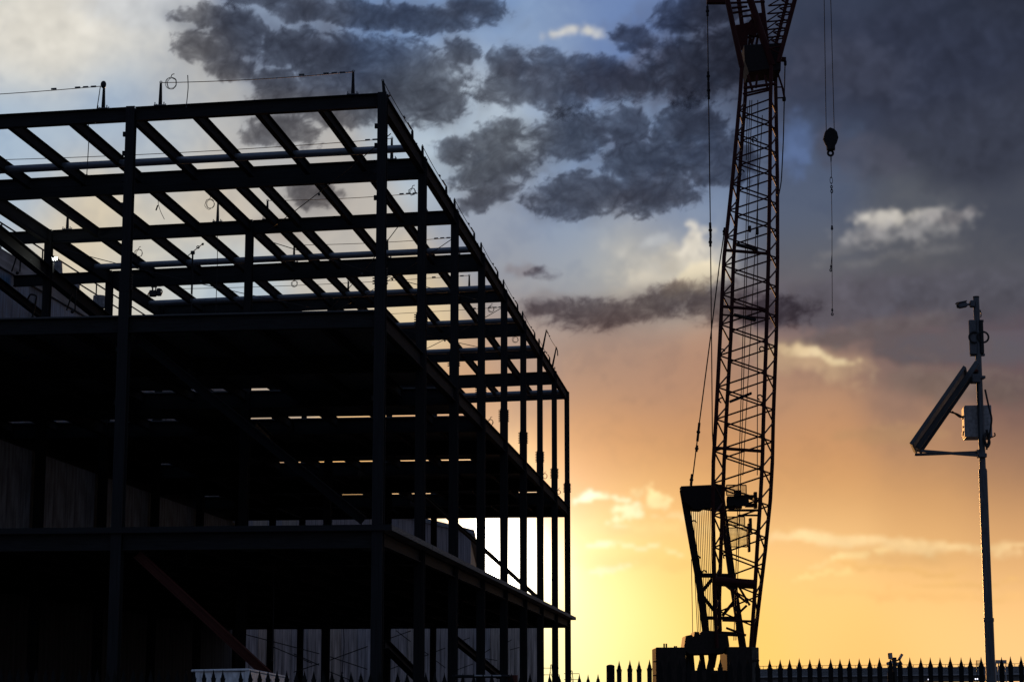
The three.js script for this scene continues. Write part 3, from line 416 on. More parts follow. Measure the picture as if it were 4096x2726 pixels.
// ------------------------------------------------------------------ palisade fences
const paleGeo = (() => {
  const strip = (pts, d) => new THREE.ExtrudeGeometry(new THREE.Shape(pts.map(([x, y]) => new THREE.Vector2(x, y))), { depth: d, bevelEnabled: false });
  const mid = strip([[-0.016, 0], [0.016, 0], [0.017, 2.18], [0.021, 2.2], [0, 2.3], [-0.021, 2.2], [-0.017, 2.18]], 0.003).translate(0, 0, 0.012);
  const side = (s) => strip([[0, 0], [0.024 * s, 0], [0.024 * s, 2.1], [0.033 * s, 2.165], [0.022 * s, 2.15], [0.006 * s, 2.215], [0, 2.215]].slice()[s > 0 ? 'slice' : 'reverse'](), 0.003).rotateY(s * 0.5).translate(0.015 * s, 0, 0.012);
  return mergeGeometries([mid, side(1), side(-1)]);
})();
function fence(label, A, Bp, step, h0, opts) {               // A and Bp: ends of the line of pale tips
  const o = thing('palisade_fence', label, 'fence', null, V(A.x, 0, A.z), Math.atan2(-(Bp.z - A.z), Bp.x - A.x));
  const L = Math.hypot(Bp.x - A.x, Bp.z - A.z), rnd = seeded(opts.seed), n = Math.floor(L / step), yTip = (x) => A.y + (Bp.y - A.y) * x / L;
  for (let i = 0; i <= n; i++) {
    if (opts.skip?.includes(i)) continue;
    const p = part(o, 'pale', paleGeo, M.fence); p.position.set(i * step + (rnd() - 0.5) * 0.008, yTip(i * step) - 2.3 + (rnd() - 0.5) * 0.016, 0); p.rotation.set((rnd() - 0.5) * 0.01, (rnd() - 0.5) * 0.3, (rnd() - 0.5) * (rnd() > 0.9 ? 0.03 : 0.01));
  }
  for (const d of [0.36, 1.95]) part(o, 'rail', laid(bar(0.05, 0.05), V(-0.05, yTip(0) - d - h0, -0.03), V(L, yTip(L) - d - h0, -0.03)), M.fence);
  for (let x = step * 9.5; x < L; x += 2.75) part(o, 'fence_post', cached('fp', () => mergeGeometries([B(0.1, 2.2, 0.008, 0, 0, 0.04), B(0.1, 2.2, 0.008, 0, 0, -0.04), B(0.008, 2.2, 0.072)])), M.fence).position.set(x, yTip(x) - 1.32, -0.11);
  if (opts.gatePost) part(o, 'end_post', mergeGeometries([new THREE.CylinderGeometry(0.065, 0.065, 2.2, 18).translate(0, 1.1, 0), new THREE.SphereGeometry(0.066, 18, 8, 0, 7, 0, 1.6).scale(1, 0.45, 1).translate(0, 2.2, 0)]), M.fence).position.set(-0.14, yTip(0) - 2.36 + 0.06, 0);
  return o;
}
fence('lower palisade fence of pointed steel pales running along the bottom left of the site', place(-30, 2667, 35.6), place(2400, 2693.5, 33.6), 0.1555, 0, { seed: 4, skip: [9, 27, 44] });
fence('taller palisade fence of pointed steel pales right of the round capped end post', place(2478, 2638, 33.1), place(4150, 2621, 32.9), 0.1555, 0.09, { seed: 9, gatePost: true });

// ------------------------------------------------------------------ white cabin and generator behind the fence
{
  const c = thing('site_cabin', 'long white steel cabin with louvred side standing behind the fence at left', 'cabin', null, place(998, 2726, 43).setY(0), 0.02);
  const h = 2.33, W = 1.1, L = 9.4;                          // the near right corner stands at the origin
  part(c, 'end_wall', RB(W - 0.1, h - 0.06, 0.05, -W / 2, h / 2, -0.025, 0.008), M.white);
  for (let i = 0; i < 6; i++) part(c, 'side_panel', cached('sp', () => RB(0.05, h - 0.06, L / 6 - 0.012, 0, 0, 0, 0.008)), M.white).position.set(-0.025, h / 2, -(i + 0.5) * L / 6);
  part(c, 'body', B(W - 0.1, h - 0.08, L - 0.1, -W / 2, h / 2 - 0.03, -L / 2 - 0.03), M.white);
  part(c, 'roof', RB(W + 0.08, 0.05, L + 0.08, -W / 2, h + 0.01, -L / 2, 0.02), M.white).rotation.z = 0.02;
  for (const z of [-3.9, -8.5]) { const l = sub(c, 'louvre'); part(l, 'frame', mergeGeometries([B(0.03, 0.8, 0.04, 0.02, 1.8, z - 0.52), B(0.03, 0.8, 0.04, 0.02, 1.8, z + 0.52), B(0.03, 0.04, 1.06, 0.02, 2.22, z)]), M.white); for (let i = 0; i < 6; i++) part(l, 'blade', B(0.05, 0.03, 1, 0.025, 2.13 - i * 0.11, z), M.black); }
  for (const x of [-0.05, -W + 0.05]) part(c, 'corner_post', RB(0.1, h - 0.02, 0.1, x, h / 2, -0.03, 0.012), M.white);
  const g = thing('site_generator', 'dark red generator with a pale canopy edge behind the fence under the frame', 'generator', null, place(1930, 2726, 56).setY(0), -0.08);
  part(g, 'skid', B(1.5, 1.2, 0.9, 0, 0.6, 0), M.black); part(g, 'body', RB(1.42, 0.95, 0.85, 0, 1.7, 0, 0.04), M.black);
  for (const x of [-0.42, 0.05, 0.4]) part(g, 'door', RB(0.34, 0.7, 0.03, x, 1.75, 0.44, 0.012), M.red);
  part(g, 'canopy', RB(1.52, 0.07, 1, 0, 2.42, 0, 0.025), M.steel); part(g, 'canopy_edge', RB(0.72, 0.035, 0.03, 0.18, 2.43, 0.515, 0.01), M.box);
  part(g, 'exhaust_drum', new THREE.CylinderGeometry(0.16, 0.16, 1, 16).translate(0.78, 1.95, 0.1), M.brace); part(g, 'canopy_post', mergeGeometries([B(0.05, 0.4, 0.05, -0.68, 2.2, 0.4), B(0.05, 0.4, 0.05, 0.68, 2.2, 0.4)]), M.steel);
}

// ------------------------------------------------------------------ the crawler crane
{
  const Z = 90, at = (u, v, z = Z) => place(u, v, z);
  const foot = at(2940, 2726); foot.y = 0;
  const crane = thing('lattice_crane', 'tall dark red lattice boom crane standing right of the steel frame', 'crane', null, foot);
  const w = (u, v, z = Z) => at(u, v, z).sub(foot);
  const boom = sub(crane, 'main_boom');
  // [v, A, B, C, D]: near left, far left, near right and far right chords
  const st = [[262, 2968, 2984, 3086, 3102], [383, 2961, 2982, 3083, 3104], [702, 2932, 2958, 3080, 3110], [1028, 2897, 2935, 3075, 3111], [1347, 2881, 2924, 3066, 3106], [1666, 2865, 2906, 3055, 3094], [1850, 2854, 2897, 3050, 3090], [2000, 2852, 2892, 3042, 3082], [2200, 2856, 2884, 3029, 3062], [2400, 2860, 2878, 3018, 3038], [2590, 2868, 2882, 3004, 3016]];
  const zn = Z - 1.2, zf = Z + 1.2;
  const chordAt = (c, v) => { let i = 0; while (i < st.length - 2 && st[i + 1][0] < v) i++; const t = (v - st[i][0]) / (st[i + 1][0] - st[i][0]); return w(st[i][c] + (st[i + 1][c] - st[i][c]) * t, v, c % 2 ? zn : zf); };
  for (const c of [1, 2, 3, 4]) for (let i = 0; i + 1 < st.length; i++) span(boom, 'chord', rod(0.085, 10), M.crane, chordAt(c, st[i][0]), chordAt(c, st[i + 1][0]));
  const ys = []; for (let v = 395, d = 45; v < 2560; v += d) { ys.push(v); d = Math.min(64, d + 0.9); }
  for (let i = 0; i + 1 < ys.length; i++) {
    const p = ys[i], q = ys[i + 1], r = rod(0.036, 6), f = 26, odd = i % 2;
    const L = (c1, v1, c2, v2, g = r) => span(boom, 'lacing', g, M.crane, chordAt(c1, v1), chordAt(c2, v2));
    if (q < 2290) { odd ? L(1, p, 3, q) : L(3, p, 1, q); odd ? L(2, p + f, 4, q + f) : L(4, p + f, 2, q + f); }
    else if (q < 2560) { odd ? L(2, p, 4, q) : L(4, p, 2, q); if (i % 3 === 0) L(1, p, 3, q + 30); }
    odd ? L(1, p, 2, q + f / 2) : L(2, p + f / 2, 1, q); odd ? L(4, p + f / 2, 3, q) : L(3, p, 4, q + f / 2);
  }
  for (const [v, r] of [[1000, 0.07], [1225, 0.07], [1258, 0.04], [1790, 0.07], [2320, 0.17], [2330, 0.12]]) span(boom, 'cross_tube', rod(r, 10), M.crane, chordAt(1, v), chordAt(3, v + 14));
  for (const [u0, v0, u1, v1] of [[2946, 977, 3030, 998], [2935, 1258, 3024, 1280], [2920, 1606, 3006, 1572]]) span(boom, 'walkway_plank', bar(0.3, 0.09), M.craneDark, w(u0, v0, zn - 0.1), w(u1, v1, zn - 0.1));
  for (const [u, v] of [[2890, 1405], [2887, 1600], [3048, 1395], [3040, 1588], [3018, 560], [2968, 688]]) part(boom, 'rope_guide', new THREE.TorusGeometry(0.1, 0.03, 6, 14, 4.6), M.craneDark).position.copy(w(u, v, zn - 0.12));
  for (const [a, b, c, d] of [[2988, 2420, 2936, 2470], [2930, 2300, 3000, 2420], [2890, 2330, 2990, 2410], [2905, 2510, 2985, 2540], [2890, 2480, 3010, 2484]]) span(boom, 'cross_tube', rod(0.05, 8), M.crane, w(a, b, zn), w(c, d, zn));
  for (const [u0, v0, u1, v1] of [[2907, 1939, 2985, 1980], [2905, 2066, 2979, 2100], [2908, 2110, 2988, 2186]]) {   // open mesh guards
    const g = sub(boom, 'mesh_guard'), p = w(u0, v1, zn - 0.25), q = w(u1, v0, zn - 0.25), W = q.x - p.x, H = q.y - p.y, m = [];
    for (let i = 1; i < 16; i++) m.push(B(0.014, H, 0.012, W * i / 16, H / 2, 0)); const n = Math.round(H / 0.055); for (let i = 1; i < n; i++) m.push(B(W, 0.012, 0.01, W / 2, H * i / n, 0.004));
    part(g, 'mesh', mergeGeometries(m), M.craneDark).position.copy(p); part(g, 'rim', mergeGeometries([B(W, 0.04, 0.04, W / 2, 0, 0), B(W, 0.04, 0.04, W / 2, H, 0), B(0.04, H, 0.04, 0, H / 2, 0.001), B(0.04, H, 0.04, W, H / 2, 0.001)]), M.craneDark).position.copy(p);
  }
  const gear = sub(boom, 'sheave_gear');                    // the dark bundle of sheaves behind the A frame's head
  for (const [u, v, a, b] of [[2960, 1990, 1.1, 0.12], [2950, 2006, 0.9, 0.3], [2990, 1984, 0.8, 0.1], [3005, 2020, 0.5, 0.16], [2935, 2028, 0.7, 0.12], [2975, 2040, 1.3, 0.08], [2950, 1975, 0.3, 0.3], [3022, 2000, 0.14, 0.7], [2995, 2060, 0.9, 0.06], [2996, 2150, 0.1, 1.2], [3002, 2100, 0.12, 0.6]]) part(gear, 'bracket', cached(`gb${a},${b}`, () => RB(a, b, 0.3, 0, 0, 0, 0.02)), M.craneDark).position.copy(w(u, v, zn + 0.3));
  for (const u of [2925, 2950, 2978]) part(gear, 'sheave', cached('sheave', () => new THREE.CylinderGeometry(0.2, 0.2, 0.07, 20).rotateX(Math.PI / 2)), M.craneDark).position.copy(w(u, 2005, zn));
  // ropes inside the boom
  const ropes = sub(crane, 'hoist_ropes');
  for (const [u0, v0, u1, v1] of [[3000, 400, 2936, 2560], [3008, 400, 2944, 2560], [3032, 400, 3030, 1900], [3050, 460, 2972, 1900], [2990, 430, 2986, 640]]) span(ropes, 'rope', rod(0.02, 5), M.wire, w(u0, v0), w(u1, v1));
  for (const u of [3000, 3030]) part(ropes, 'clamp', RB(0.12, 0.3, 0.12, 0, 0, 0, 0.04), M.craneDark).position.copy(w(u, u === 3000 ? 915 : 925));
  // boom head and foot of the luffing jib
  const head = sub(crane, 'boom_head');
  part(head, 'head_plate', new THREE.ExtrudeGeometry(new THREE.Shape([[2972, 205], [3116, 196], [3112, 300], [3084, 304], [3070, 296], [2990, 308], [2974, 262]].map(([u, v]) => { const p = w(u, v); return new THREE.Vector2(p.x, p.y); })), { depth: 1.6, bevelEnabled: true, bevelSize: 0.03, bevelThickness: 0.03, bevelSegments: 1 }).translate(0, 0, w(0, 0).z - 0.8), M.craneDark);
  for (const [u0, v0, u1, v1, r] of [[2992, 300, 3010, 360, 0.06], [3030, 300, 3024, 352, 0.05], [3060, 300, 3070, 350, 0.05], [2975, 352, 3104, 334, 0.07], [2972, 375, 3090, 348, 0.05], [3085, 358, 2975, 385, 0.05]]) span(head, 'strut', rod(r, 8), M.crane, w(u0, v0, zn), w(u1, v1, zn));
  span(head, 'side_bracket', bar(0.22, 0.16), M.crane, w(3114, 236), w(3144, 238)); span(head, 'side_bracket', rod(0.045, 6), M.crane, w(3108, 281), w(3131, 350)); span(head, 'side_bracket', rod(0.05, 6), M.crane, w(3131, 350), w(3139, 392)); span(head, 'side_bracket', rod(0.035, 6), M.crane, w(3100, 348), w(3132, 348)); span(head, 'side_bracket', rod(0.035, 6), M.crane, w(3100, 392), w(3142, 390));
  const jib = sub(crane, 'luffing_jib');
  const J = (u0, v0, u1, v1, r, z = Z, n = 'jib_chord', m = M.crane) => span(jib, n, rod(r, 8), m, w(u0, v0, z), w(u1, v1, z));
  J(2968, 268, 2893, -80, 0.12, zn); J(2990, 262, 2945, -80, 0.1, zf); J(3114, 250, 3201, -80, 0.1, zn); J(3088, 240, 3170, -80, 0.08, zf); J(3090, 262, 2975, -80, 0.16, Z - 0.8); J(3080, 258, 3040, -80, 0.09, zf);
  for (let i = 0; i < 9; i++) { const v = 215 - i * 32, e = v - 22, R = (q) => 3114 + (250 - q) * 0.263, Lq = (q) => 3088 + (240 - q) * 0.256; J(R(v), v, Lq(e) - 22, e, 0.035, zn, 'jib_lacing'); J(Lq(e) - 22, e, R(v - 32), v - 32, 0.035, zn, 'jib_lacing'); J(Lq(v) - 44 - i * 4, v, R(v), v - 8, 0.04, Z, 'jib_lacing'); J(Lq(v) - 46 - i * 4, v, Lq(v - 32) - 8, v - 40, 0.03, zf, 'jib_lacing'); }
  for (const [u0, v0, u1, v1] of [[2926, 32, 2990, 26], [2930, 52, 3000, 40], [2944, 104, 3010, 96], [2950, 112, 2970, 108], [2966, 66, 3020, 60], [2985, 150, 3040, 142], [2994, 215, 3000, 140], [3000, 140, 3016, 205], [2915, 12, 3060, 6], [3010, 170, 3040, 60], [3024, 190, 3040, 100], [3034, 60, 3070, 190]]) J(u0, v0, u1, v1, 0.055, Z, 'jib_brace');
  for (const pts of [[[2938, 108], [2994, 92], [3014, 66], [3040, 74], [3024, 150], [2992, 140], [2988, 210], [2964, 200]], [[3000, 60], [3058, 52], [3068, 190], [3096, 250], [3068, 240], [3028, 130]]]) part(jib, 'jib_plate', new THREE.ExtrudeGeometry(new THREE.Shape(pts.map(([u, v]) => { const p = w(u, v); return new THREE.Vector2(p.x, p.y); })), { depth: 0.12, bevelEnabled: false }).translate(0, 0, w(0, 0).z), M.crane);
  part(jib, 'outrigger_beam', RB(1, 0.3, 0.3, 0, 0, 0, 0.03), M.crane).position.copy(w(2872, 2));
  // pendant lines
  const pend = (name, pts, links) => { const g = sub(crane, name); for (let i = 0; i + 1 < pts.length; i++) span(g, 'bar', rod(0.026, 6), M.craneDark, w(...pts[i]), w(...pts[i + 1])); for (const [u, v, dv, du] of links) { span(g, 'link', rod(0.055, 8), M.craneDark, w(u, v), w(u + du, v + dv)); part(g, 'pin', new THREE.SphereGeometry(0.085, 10, 8), M.craneDark).position.copy(w(u + du / 2, v + dv / 2)); } };
  pend('long_pendant', [[2830, 10], [2834, 320], [2842, 900], [2846, 1283], [2850, 1729], [2856, 1860]], [[2830, 24, 40, 1], [2833, 286, 36, 1], [2834, 326, 70, 2], [2841, 890, 60, 2], [2842, 950, 36, 0]]);
  pend('mast_pendant', [[2900, 913], [2878, 1060], [2845, 1330], [2798, 1690], [2786, 1790], [2766, 1950]], [[2900, 910, 30, -4], [2798, 1690, 74, -8], [2789, 1780, 26, -3], [2769, 1895, 46, -5]]);
  const rl = sub(crane, 'slack_line'); part(rl, 'cable', tube([w(3141, 246), w(3138, 390), w(3134, 560), w(3126, 720), w(3114, 786), w(3108, 776)], 0.028, 6), M.wire); part(rl, 'socket', RB(0.16, 0.2, 0.14, 0, 0, 0, 0.04), M.craneDark).position.copy(w(3137, 396)); part(rl, 'socket', RB(0.12, 0.24, 0.12, 0, 0, 0, 0.04), M.craneDark).position.copy(w(3142, 252));
  // A frame
  const af = sub(crane, 'a_frame'), za = Z + 2.5;
  part(af, 'head_beam', new THREE.ExtrudeGeometry(new THREE.Shape([[2725, 1950], [2880, 1943], [2888, 1962], [2884, 2040], [2845, 2036], [2815, 2032], [2800, 2040], [2768, 2038], [2756, 2022], [2738, 2010]].map(([u, v]) => { const p = w(u, v, za); return new THREE.Vector2(p.x, p.y); })), { depth: 0.9, bevelEnabled: true, bevelSize: 0.03, bevelThickness: 0.03, bevelSegments: 1 }).translate(0, 0, w(0, 0, za).z - 0.45), M.craneDark);
  for (const [u0, v0, u1, v1] of [[2733, 1960, 2793, 2300], [2793, 2300, 2826, 2540], [2880, 1955, 2926, 2290], [2926, 2290, 2972, 2590]]) span(af, 'leg', bar(0.24, 0.3), M.craneDark, w(u0, v0, za), w(u1, v1, za));
  for (const [u0, v0, u1, v1, r] of [[2793, 2300, 2926, 2302, 0.1], [2852, 2312, 2808, 2366, 0.08], [2812, 2384, 2866, 2452, 0.08], [2826, 2470, 2960, 2472, 0.08], [2926, 2350, 2874, 2306, 0.07], [2940, 2400, 2890, 2462, 0.07], [2868, 2300, 2880, 2520, 0.1], [2830, 2530, 2960, 2536, 0.1]]) span(af, 'brace', rod(r, 8), M.craneDark, w(u0, v0, za), w(u1, v1, za));
  for (const [u, v] of [[2776, 2090], [2792, 2232], [2800, 2290], [2818, 2290], [2904, 2226]]) part(af, 'hook', new THREE.TorusGeometry(0.1, 0.03, 6, 12, 4), M.craneDark).position.copy(w(u, v, za - 0.2));
  const reeve = sub(crane, 'luffing_ropes'); for (let i = 0; i < 11; i++) { const t = i / 10; span(reeve, 'rope', rod(0.016, 5), M.wire, w(2766 + 76 * t, 2030, za), w(2792 + 64 * t, 2560, za + 0.3)); } span(reeve, 'rope', rod(0.016, 5), M.wire, w(2766, 2235, za), w(2772, 2560, za));
  // machinery house, winches, counterweights
  const body = sub(crane, 'superstructure'), blk = (n, u0, v0, u1, v1, d, m, z = Z) => { const p = w(u0, v1, z), q = w(u1, v0, z); return part(body, n, RB(q.x - p.x, q.y - p.y, d, (p.x + q.x) / 2, (p.y + q.y) / 2, p.z, 0.03), m); };
  blk('counterweight', 2619, 2591, 2734, 2850, 2.4, M.house); blk('machine_house', 2898, 2590, 2994, 2850, 3, M.house); blk('house_end_panel', 2995, 2592, 3019, 2850, 3.1, M.counter); blk('house_end_cap', 2993, 2640, 3021, 2648, 3.16, M.house, Z);
  part(body, 'winch_housing', new THREE.ExtrudeGeometry(new THREE.Shape([[2732, 2600], [2740, 2548], [2758, 2544], [2764, 2551], [2772, 2552], [2775, 2532], [2787, 2533], [2790, 2545], [2800, 2531], [2858, 2531], [2868, 2542], [2900, 2542], [2906, 2585], [2882, 2612], [2752, 2616]].map(([u, v]) => { const p = w(u, v); return new THREE.Vector2(p.x, p.y); })), { depth: 1.8, bevelEnabled: true, bevelSize: 0.04, bevelThickness: 0.04, bevelSegments: 1 }).translate(0, 0, w(0, 0).z - 0.9), M.house);
  for (const [u0, u1, u2] of [[2765, 2776, 14], [2806, 2824, 10], [2842, 2852, 12], [2754, 2748, 9]]) span(body, 'support_leg', bar(u2 / 93, 0.2), M.house, w(u0, 2612), w(u1, 2740));
  span(body, 'support_leg', bar(0.16, 0.16), M.house, w(2862, 2614), w(2852, 2668)); blk('deck_plate', 2745, 2682, 2905, 2850, 2.6, M.house, Z + 0.02);
  for (const u of [2657, 2666, 2699, 2706]) { const p = part(body, 'pipe', new THREE.CylinderGeometry(0.035, 0.035, u < 2690 ? 0.24 : 0.12, 8), M.house); p.position.copy(w(u, u < 2690 ? 2584 : 2588)); }
  for (const v of [2645, 2700]) part(body, 'lug', RB(0.2, 0.05, 0.1, 0, 0, 0, 0.01), M.house).position.copy(w(2622, v, Z - 1.2));
  for (const s of [-1, 1]) part(crane, 'crawler_track', RB(7, 1.0, 0.9, 0, 0.5, s * 2.4, 0.3), M.craneDark);

  // hook block and chain of slings, hung from its own ropes
  const q0 = place(3325, 520, 87), hk = thing('hook_block', 'dark hook block on two ropes with a long string of slings below it', 'hook block', null, q0), h = (u, v) => place(u, v, 87).sub(q0);
  part(hk, 'block', new THREE.ExtrudeGeometry(new THREE.Shape([[3320, 514], [3336, 520], [3346, 531], [3351, 552], [3345, 572], [3338, 584], [3338, 598], [3311, 598], [3310, 584], [3304, 572], [3296, 555], [3303, 528]].map(([u, v]) => { const p = h(u, v); return new THREE.Vector2(p.x, p.y); })), { depth: 0.2, bevelEnabled: true, bevelSize: 0.025, bevelThickness: 0.05, bevelSegments: 2 }).translate(0, 0, -0.1), M.craneDark);
  part(hk, 'ring', new THREE.TorusGeometry(0.11, 0.05, 8, 20), M.craneDark).position.copy(h(3323, 612));
  for (const [u0, v0, u1] of [[3306, 530, 3294], [3338, 524, 3318]]) span(hk, 'rope', rod(0.017, 6), M.wire, h(u0, v0), h(u1, -220));
  const sl = sub(hk, 'sling');
  for (const [u0, v0, u1, v1] of [[3322, 622, 3325, 650], [3328, 622, 3325, 650], [3325, 650, 3327, 706], [3327, 770, 3329, 896], [3329, 918, 3329, 1016], [3329, 1016, 3325, 1062], [3329, 1010, 3330, 1236]]) span(sl, 'cable', rod(0.014, 6), M.wire, h(u0, v0), h(u1, v1));
  for (const [u, v, r, s] of [[3326, 721, 0.07, 2], [3327, 747, 0.045, 1.3], [3328, 764, 0.05, 1.4], [3329, 908, 0.03, 2], [3329, 914, 0.045, 1], [3325, 1066, 0.03, 1.5], [3324, 1080, 0.05, 1], [3330, 1240, 0.03, 1.6], [3330, 1256, 0.05, 1]]) part(sl, 'shackle', cached(`sh${r},${s}`, () => new THREE.TorusGeometry(r, r > 0.06 ? 0.014 : 0.024, 6, 14).scale(0.8, s, 1)), M.wire).position.copy(h(u, v));
}

// ------------------------------------------------------------------ solar camera mast at the right
{
  const Z = 29, base = place(3970, 2726, Z); base.y = 0;
  const m = thing('camera_mast', 'slim steel mast with camera, solar panel and pale control box beside the fence', 'mast', null, base);
  const at = (u, v, z = Z) => place(u, v, z).sub(base), X = at(3953, 2400).x;
  m.userData.label = 'slim steel mast with camera, solar panel and pale control box beside the fence';
  const y = (v) => at(3940, v).y, px = Z / FPX;
  const cyl = (name, r, v0, v1) => part(m, name, new THREE.CylinderGeometry(r, r, y(v1) - y(v0), 20).translate(X, (y(v0) + y(v1)) / 2, 0), M.mast);
  part(m, 'lower_tube', new THREE.CylinderGeometry(19 * px, 19 * px, y(2478), 20).translate(X, y(2478) / 2, 0), M.mast); cyl('lower_tube', 17 * px, 2479, 1880); part(m, 'collar', new THREE.CylinderGeometry(21 * px, 21 * px, 0.05, 20).translate(X, y(2478), 0), M.mast); part(m, 'collar', new THREE.CylinderGeometry(15.5 * px, 15.5 * px, 0.04, 20).translate(X, y(1880), 0), M.mast);
  cyl('upper_tube', 12.5 * px, 1880, 1190); part(m, 'cap', new THREE.CylinderGeometry(13 * px, 13 * px, 0.02, 16).translate(X, y(1188), 0), M.black);
  const dx = (u, v) => X + (u - (3891 + (v - 1187) * 0.0406)) * px;   // offset from the tube's axis at that height
  const cctv = sub(m, 'camera'); part(cctv, 'camera_body', mergeGeometries([RB(0.13, 0.075, 0.08, 0, 0, 0, 0.02), B(0.15, 0.012, 0.1, -0.01, 0.045, 0)]).rotateZ(0.2), M.mast).position.set(dx(3834, 1222), y(1222), 0.03);
  part(cctv, 'lens', new THREE.CylinderGeometry(0.028, 0.028, 0.02, 14).rotateZ(Math.PI / 2 + 0.2).translate(-0.07, -0.012, 0), M.black).position.set(dx(3834, 1222), y(1222), 0.03);
  span(cctv, 'bracket', rod(0.016, 8), M.mast, V(dx(3848, 1222), y(1220), 0.03), V(dx(3872, 1215), y(1216), 0.02)); part(cctv, 'junction_box', RB(0.07, 0.1, 0.09, 0, 0, 0, 0.02), M.mast).position.set(dx(3874, 1216), y(1216), 0.02);
  part(m, 'antenna_plate', RB(0.1, 0.49, 0.05, 0, 0, 0, 0.012), M.mast).position.set(dx(3876, 1352), y(1350), 0.03); part(m, 'antenna_plate', RB(0.05, 0.48, 0.16, 0, 0, 0, 0.012), M.black).position.set(dx(3912, 1350), y(1348), -0.02);
  part(m, 'bracket', mergeGeometries([B(0.2, 0.03, 0.06, 0, 0.24, 0), B(0.2, 0.03, 0.06, 0, -0.24, 0)]), M.mast).position.set(dx(3896, 1350), y(1350), -0.03);
  part(m, 'cable_loop', mergeGeometries([new THREE.TorusGeometry(0.075, 0.014, 6, 24).translate(dx(3917, 1350), y(1350), 0.05), new THREE.TorusGeometry(0.075, 0.014, 6, 24, 4).rotateZ(1).translate(dx(3880, 1352), y(1352), 0.08)]), M.black);
  // solar panel, leaning out to the left
  const up = V(dx(3848, 1492), y(1492), 0), lo = V(dx(3639, 1790), y(1790), 0), dir = lo.clone().sub(up), L = dir.length(), sp = sub(m, 'solar_panel');
  sp.position.copy(up).lerp(lo, 0.5); sp.rotation.order = 'YZX'; sp.rotation.y = -0.24; sp.rotation.z = Math.atan2(dir.y, dir.x) + Math.PI;      // local x runs from the low end up to the mast, local y is the sunny side
  part(sp, 'cells', RB(L - 0.06, 0.012, 0.98, 0, 0.012, 0, 0.004), M.cell); part(sp, 'frame', mergeGeometries([B(L, 0.045, 0.03, 0, 0, 0.505), B(L, 0.045, 0.03, 0, 0, -0.505), B(0.03, 0.045, 0.98, L / 2 - 0.015, 0, 0), B(0.03, 0.045, 0.98, -L / 2 + 0.015, 0, 0)]), M.mast); part(sp, 'back_sheet', B(L - 0.07, 0.008, 0.97, 0, -0.004, 0), M.box);
  for (const z of [0.22, -0.22]) part(sp, 'rail', RB(L + 0.16, 0.075, 0.04, 0.1, -0.075, z, 0.008), M.mast);
  for (const z of [0.22, -0.22]) { const p = lo.clone().add(V(0.06, -0.07, z)); span(m, 'stay', bar(0.045, 0.035), M.mast, p, V(dx(3905, 1812), y(1806 + (z > 0 ? 17 : 0)), z * 0.25)); part(m, 'clamp', RB(0.12, 0.06, 0.12, 0, 0, 0, 0.01), M.mast).position.set(dx(3912, 1815), y(1806 + (z > 0 ? 17 : 0)), z * 0.2); }
  part(m, 'clamp', RB(0.12, 0.12, 0.16, 0, 0, 0, 0.012), M.mast).position.set(dx(3888, 1515), y(1515), 0); part(m, 'clamp', RB(0.08, 0.04, 0.14, 0, 0, 0, 0.01), M.brace).position.set(dx(3884, 1484), y(1484), 0); part(m, 'clamp', RB(0.15, 0.04, 0.15, 0, 0, 0, 0.01), M.mast).position.set(X, y(1510), 0);
  // control box on the far side of the tube, its side turned to the low sun
  const bx = sub(m, 'control_box'); bx.position.set(dx(3913, 1680), y(1680), -0.26); bx.rotation.y = -0.125;
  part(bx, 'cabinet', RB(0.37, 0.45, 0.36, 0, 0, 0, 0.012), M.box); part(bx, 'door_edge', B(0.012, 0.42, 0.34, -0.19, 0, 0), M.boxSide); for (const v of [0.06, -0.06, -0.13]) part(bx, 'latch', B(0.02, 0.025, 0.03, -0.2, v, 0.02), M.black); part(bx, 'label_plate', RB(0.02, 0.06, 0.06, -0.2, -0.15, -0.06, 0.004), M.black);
  part(m, 'cable', mergeGeometries([tube([V(dx(3925, 1560), y(1560), 0.05), V(dx(3935, 1620), y(1620), 0.09), V(dx(3948, 1680), y(1680), 0.1), V(dx(3938, 1760), y(1760), 0.08), V(dx(3930, 1800), y(1800), 0.06)], 0.014), tube([V(dx(3928, 1735), y(1735), 0.06), V(dx(3918, 1755), y(1755), 0.09), V(dx(3930, 1790), y(1790), 0.09), V(dx(3942, 1770), y(1770), 0.06), V(dx(3930, 1720), y(1720), 0.06)], 0.02), tube([V(dx(3948, 1750), y(1750), 0), V(dx(3968, 1742), y(1742), 0), V(dx(3966, 1730), y(1730), 0)], 0.01), tube([V(dx(3790, 1645), y(1645), -0.05), V(dx(3815, 1655), y(1655), 0), V(dx(3846, 1665), y(1665), -0.1)], 0.012), tube([V(dx(3800, 1642), y(1642), -0.08), V(dx(3825, 1668), y(1668), 0.02), V(dx(3848, 1660), y(1660), -0.1)], 0.012), tube([V(dx(3906, 1240), y(1240), 0.02), V(dx(3910, 1258), y(1258), 0.03), V(dx(3908, 1270), y(1270), 0.03)], 0.008)]), M.black);
  part(m, 'ballast', RB(1.2, 0.6, 1.2, X, 0.31, 0, 0.03), M.counter);
}

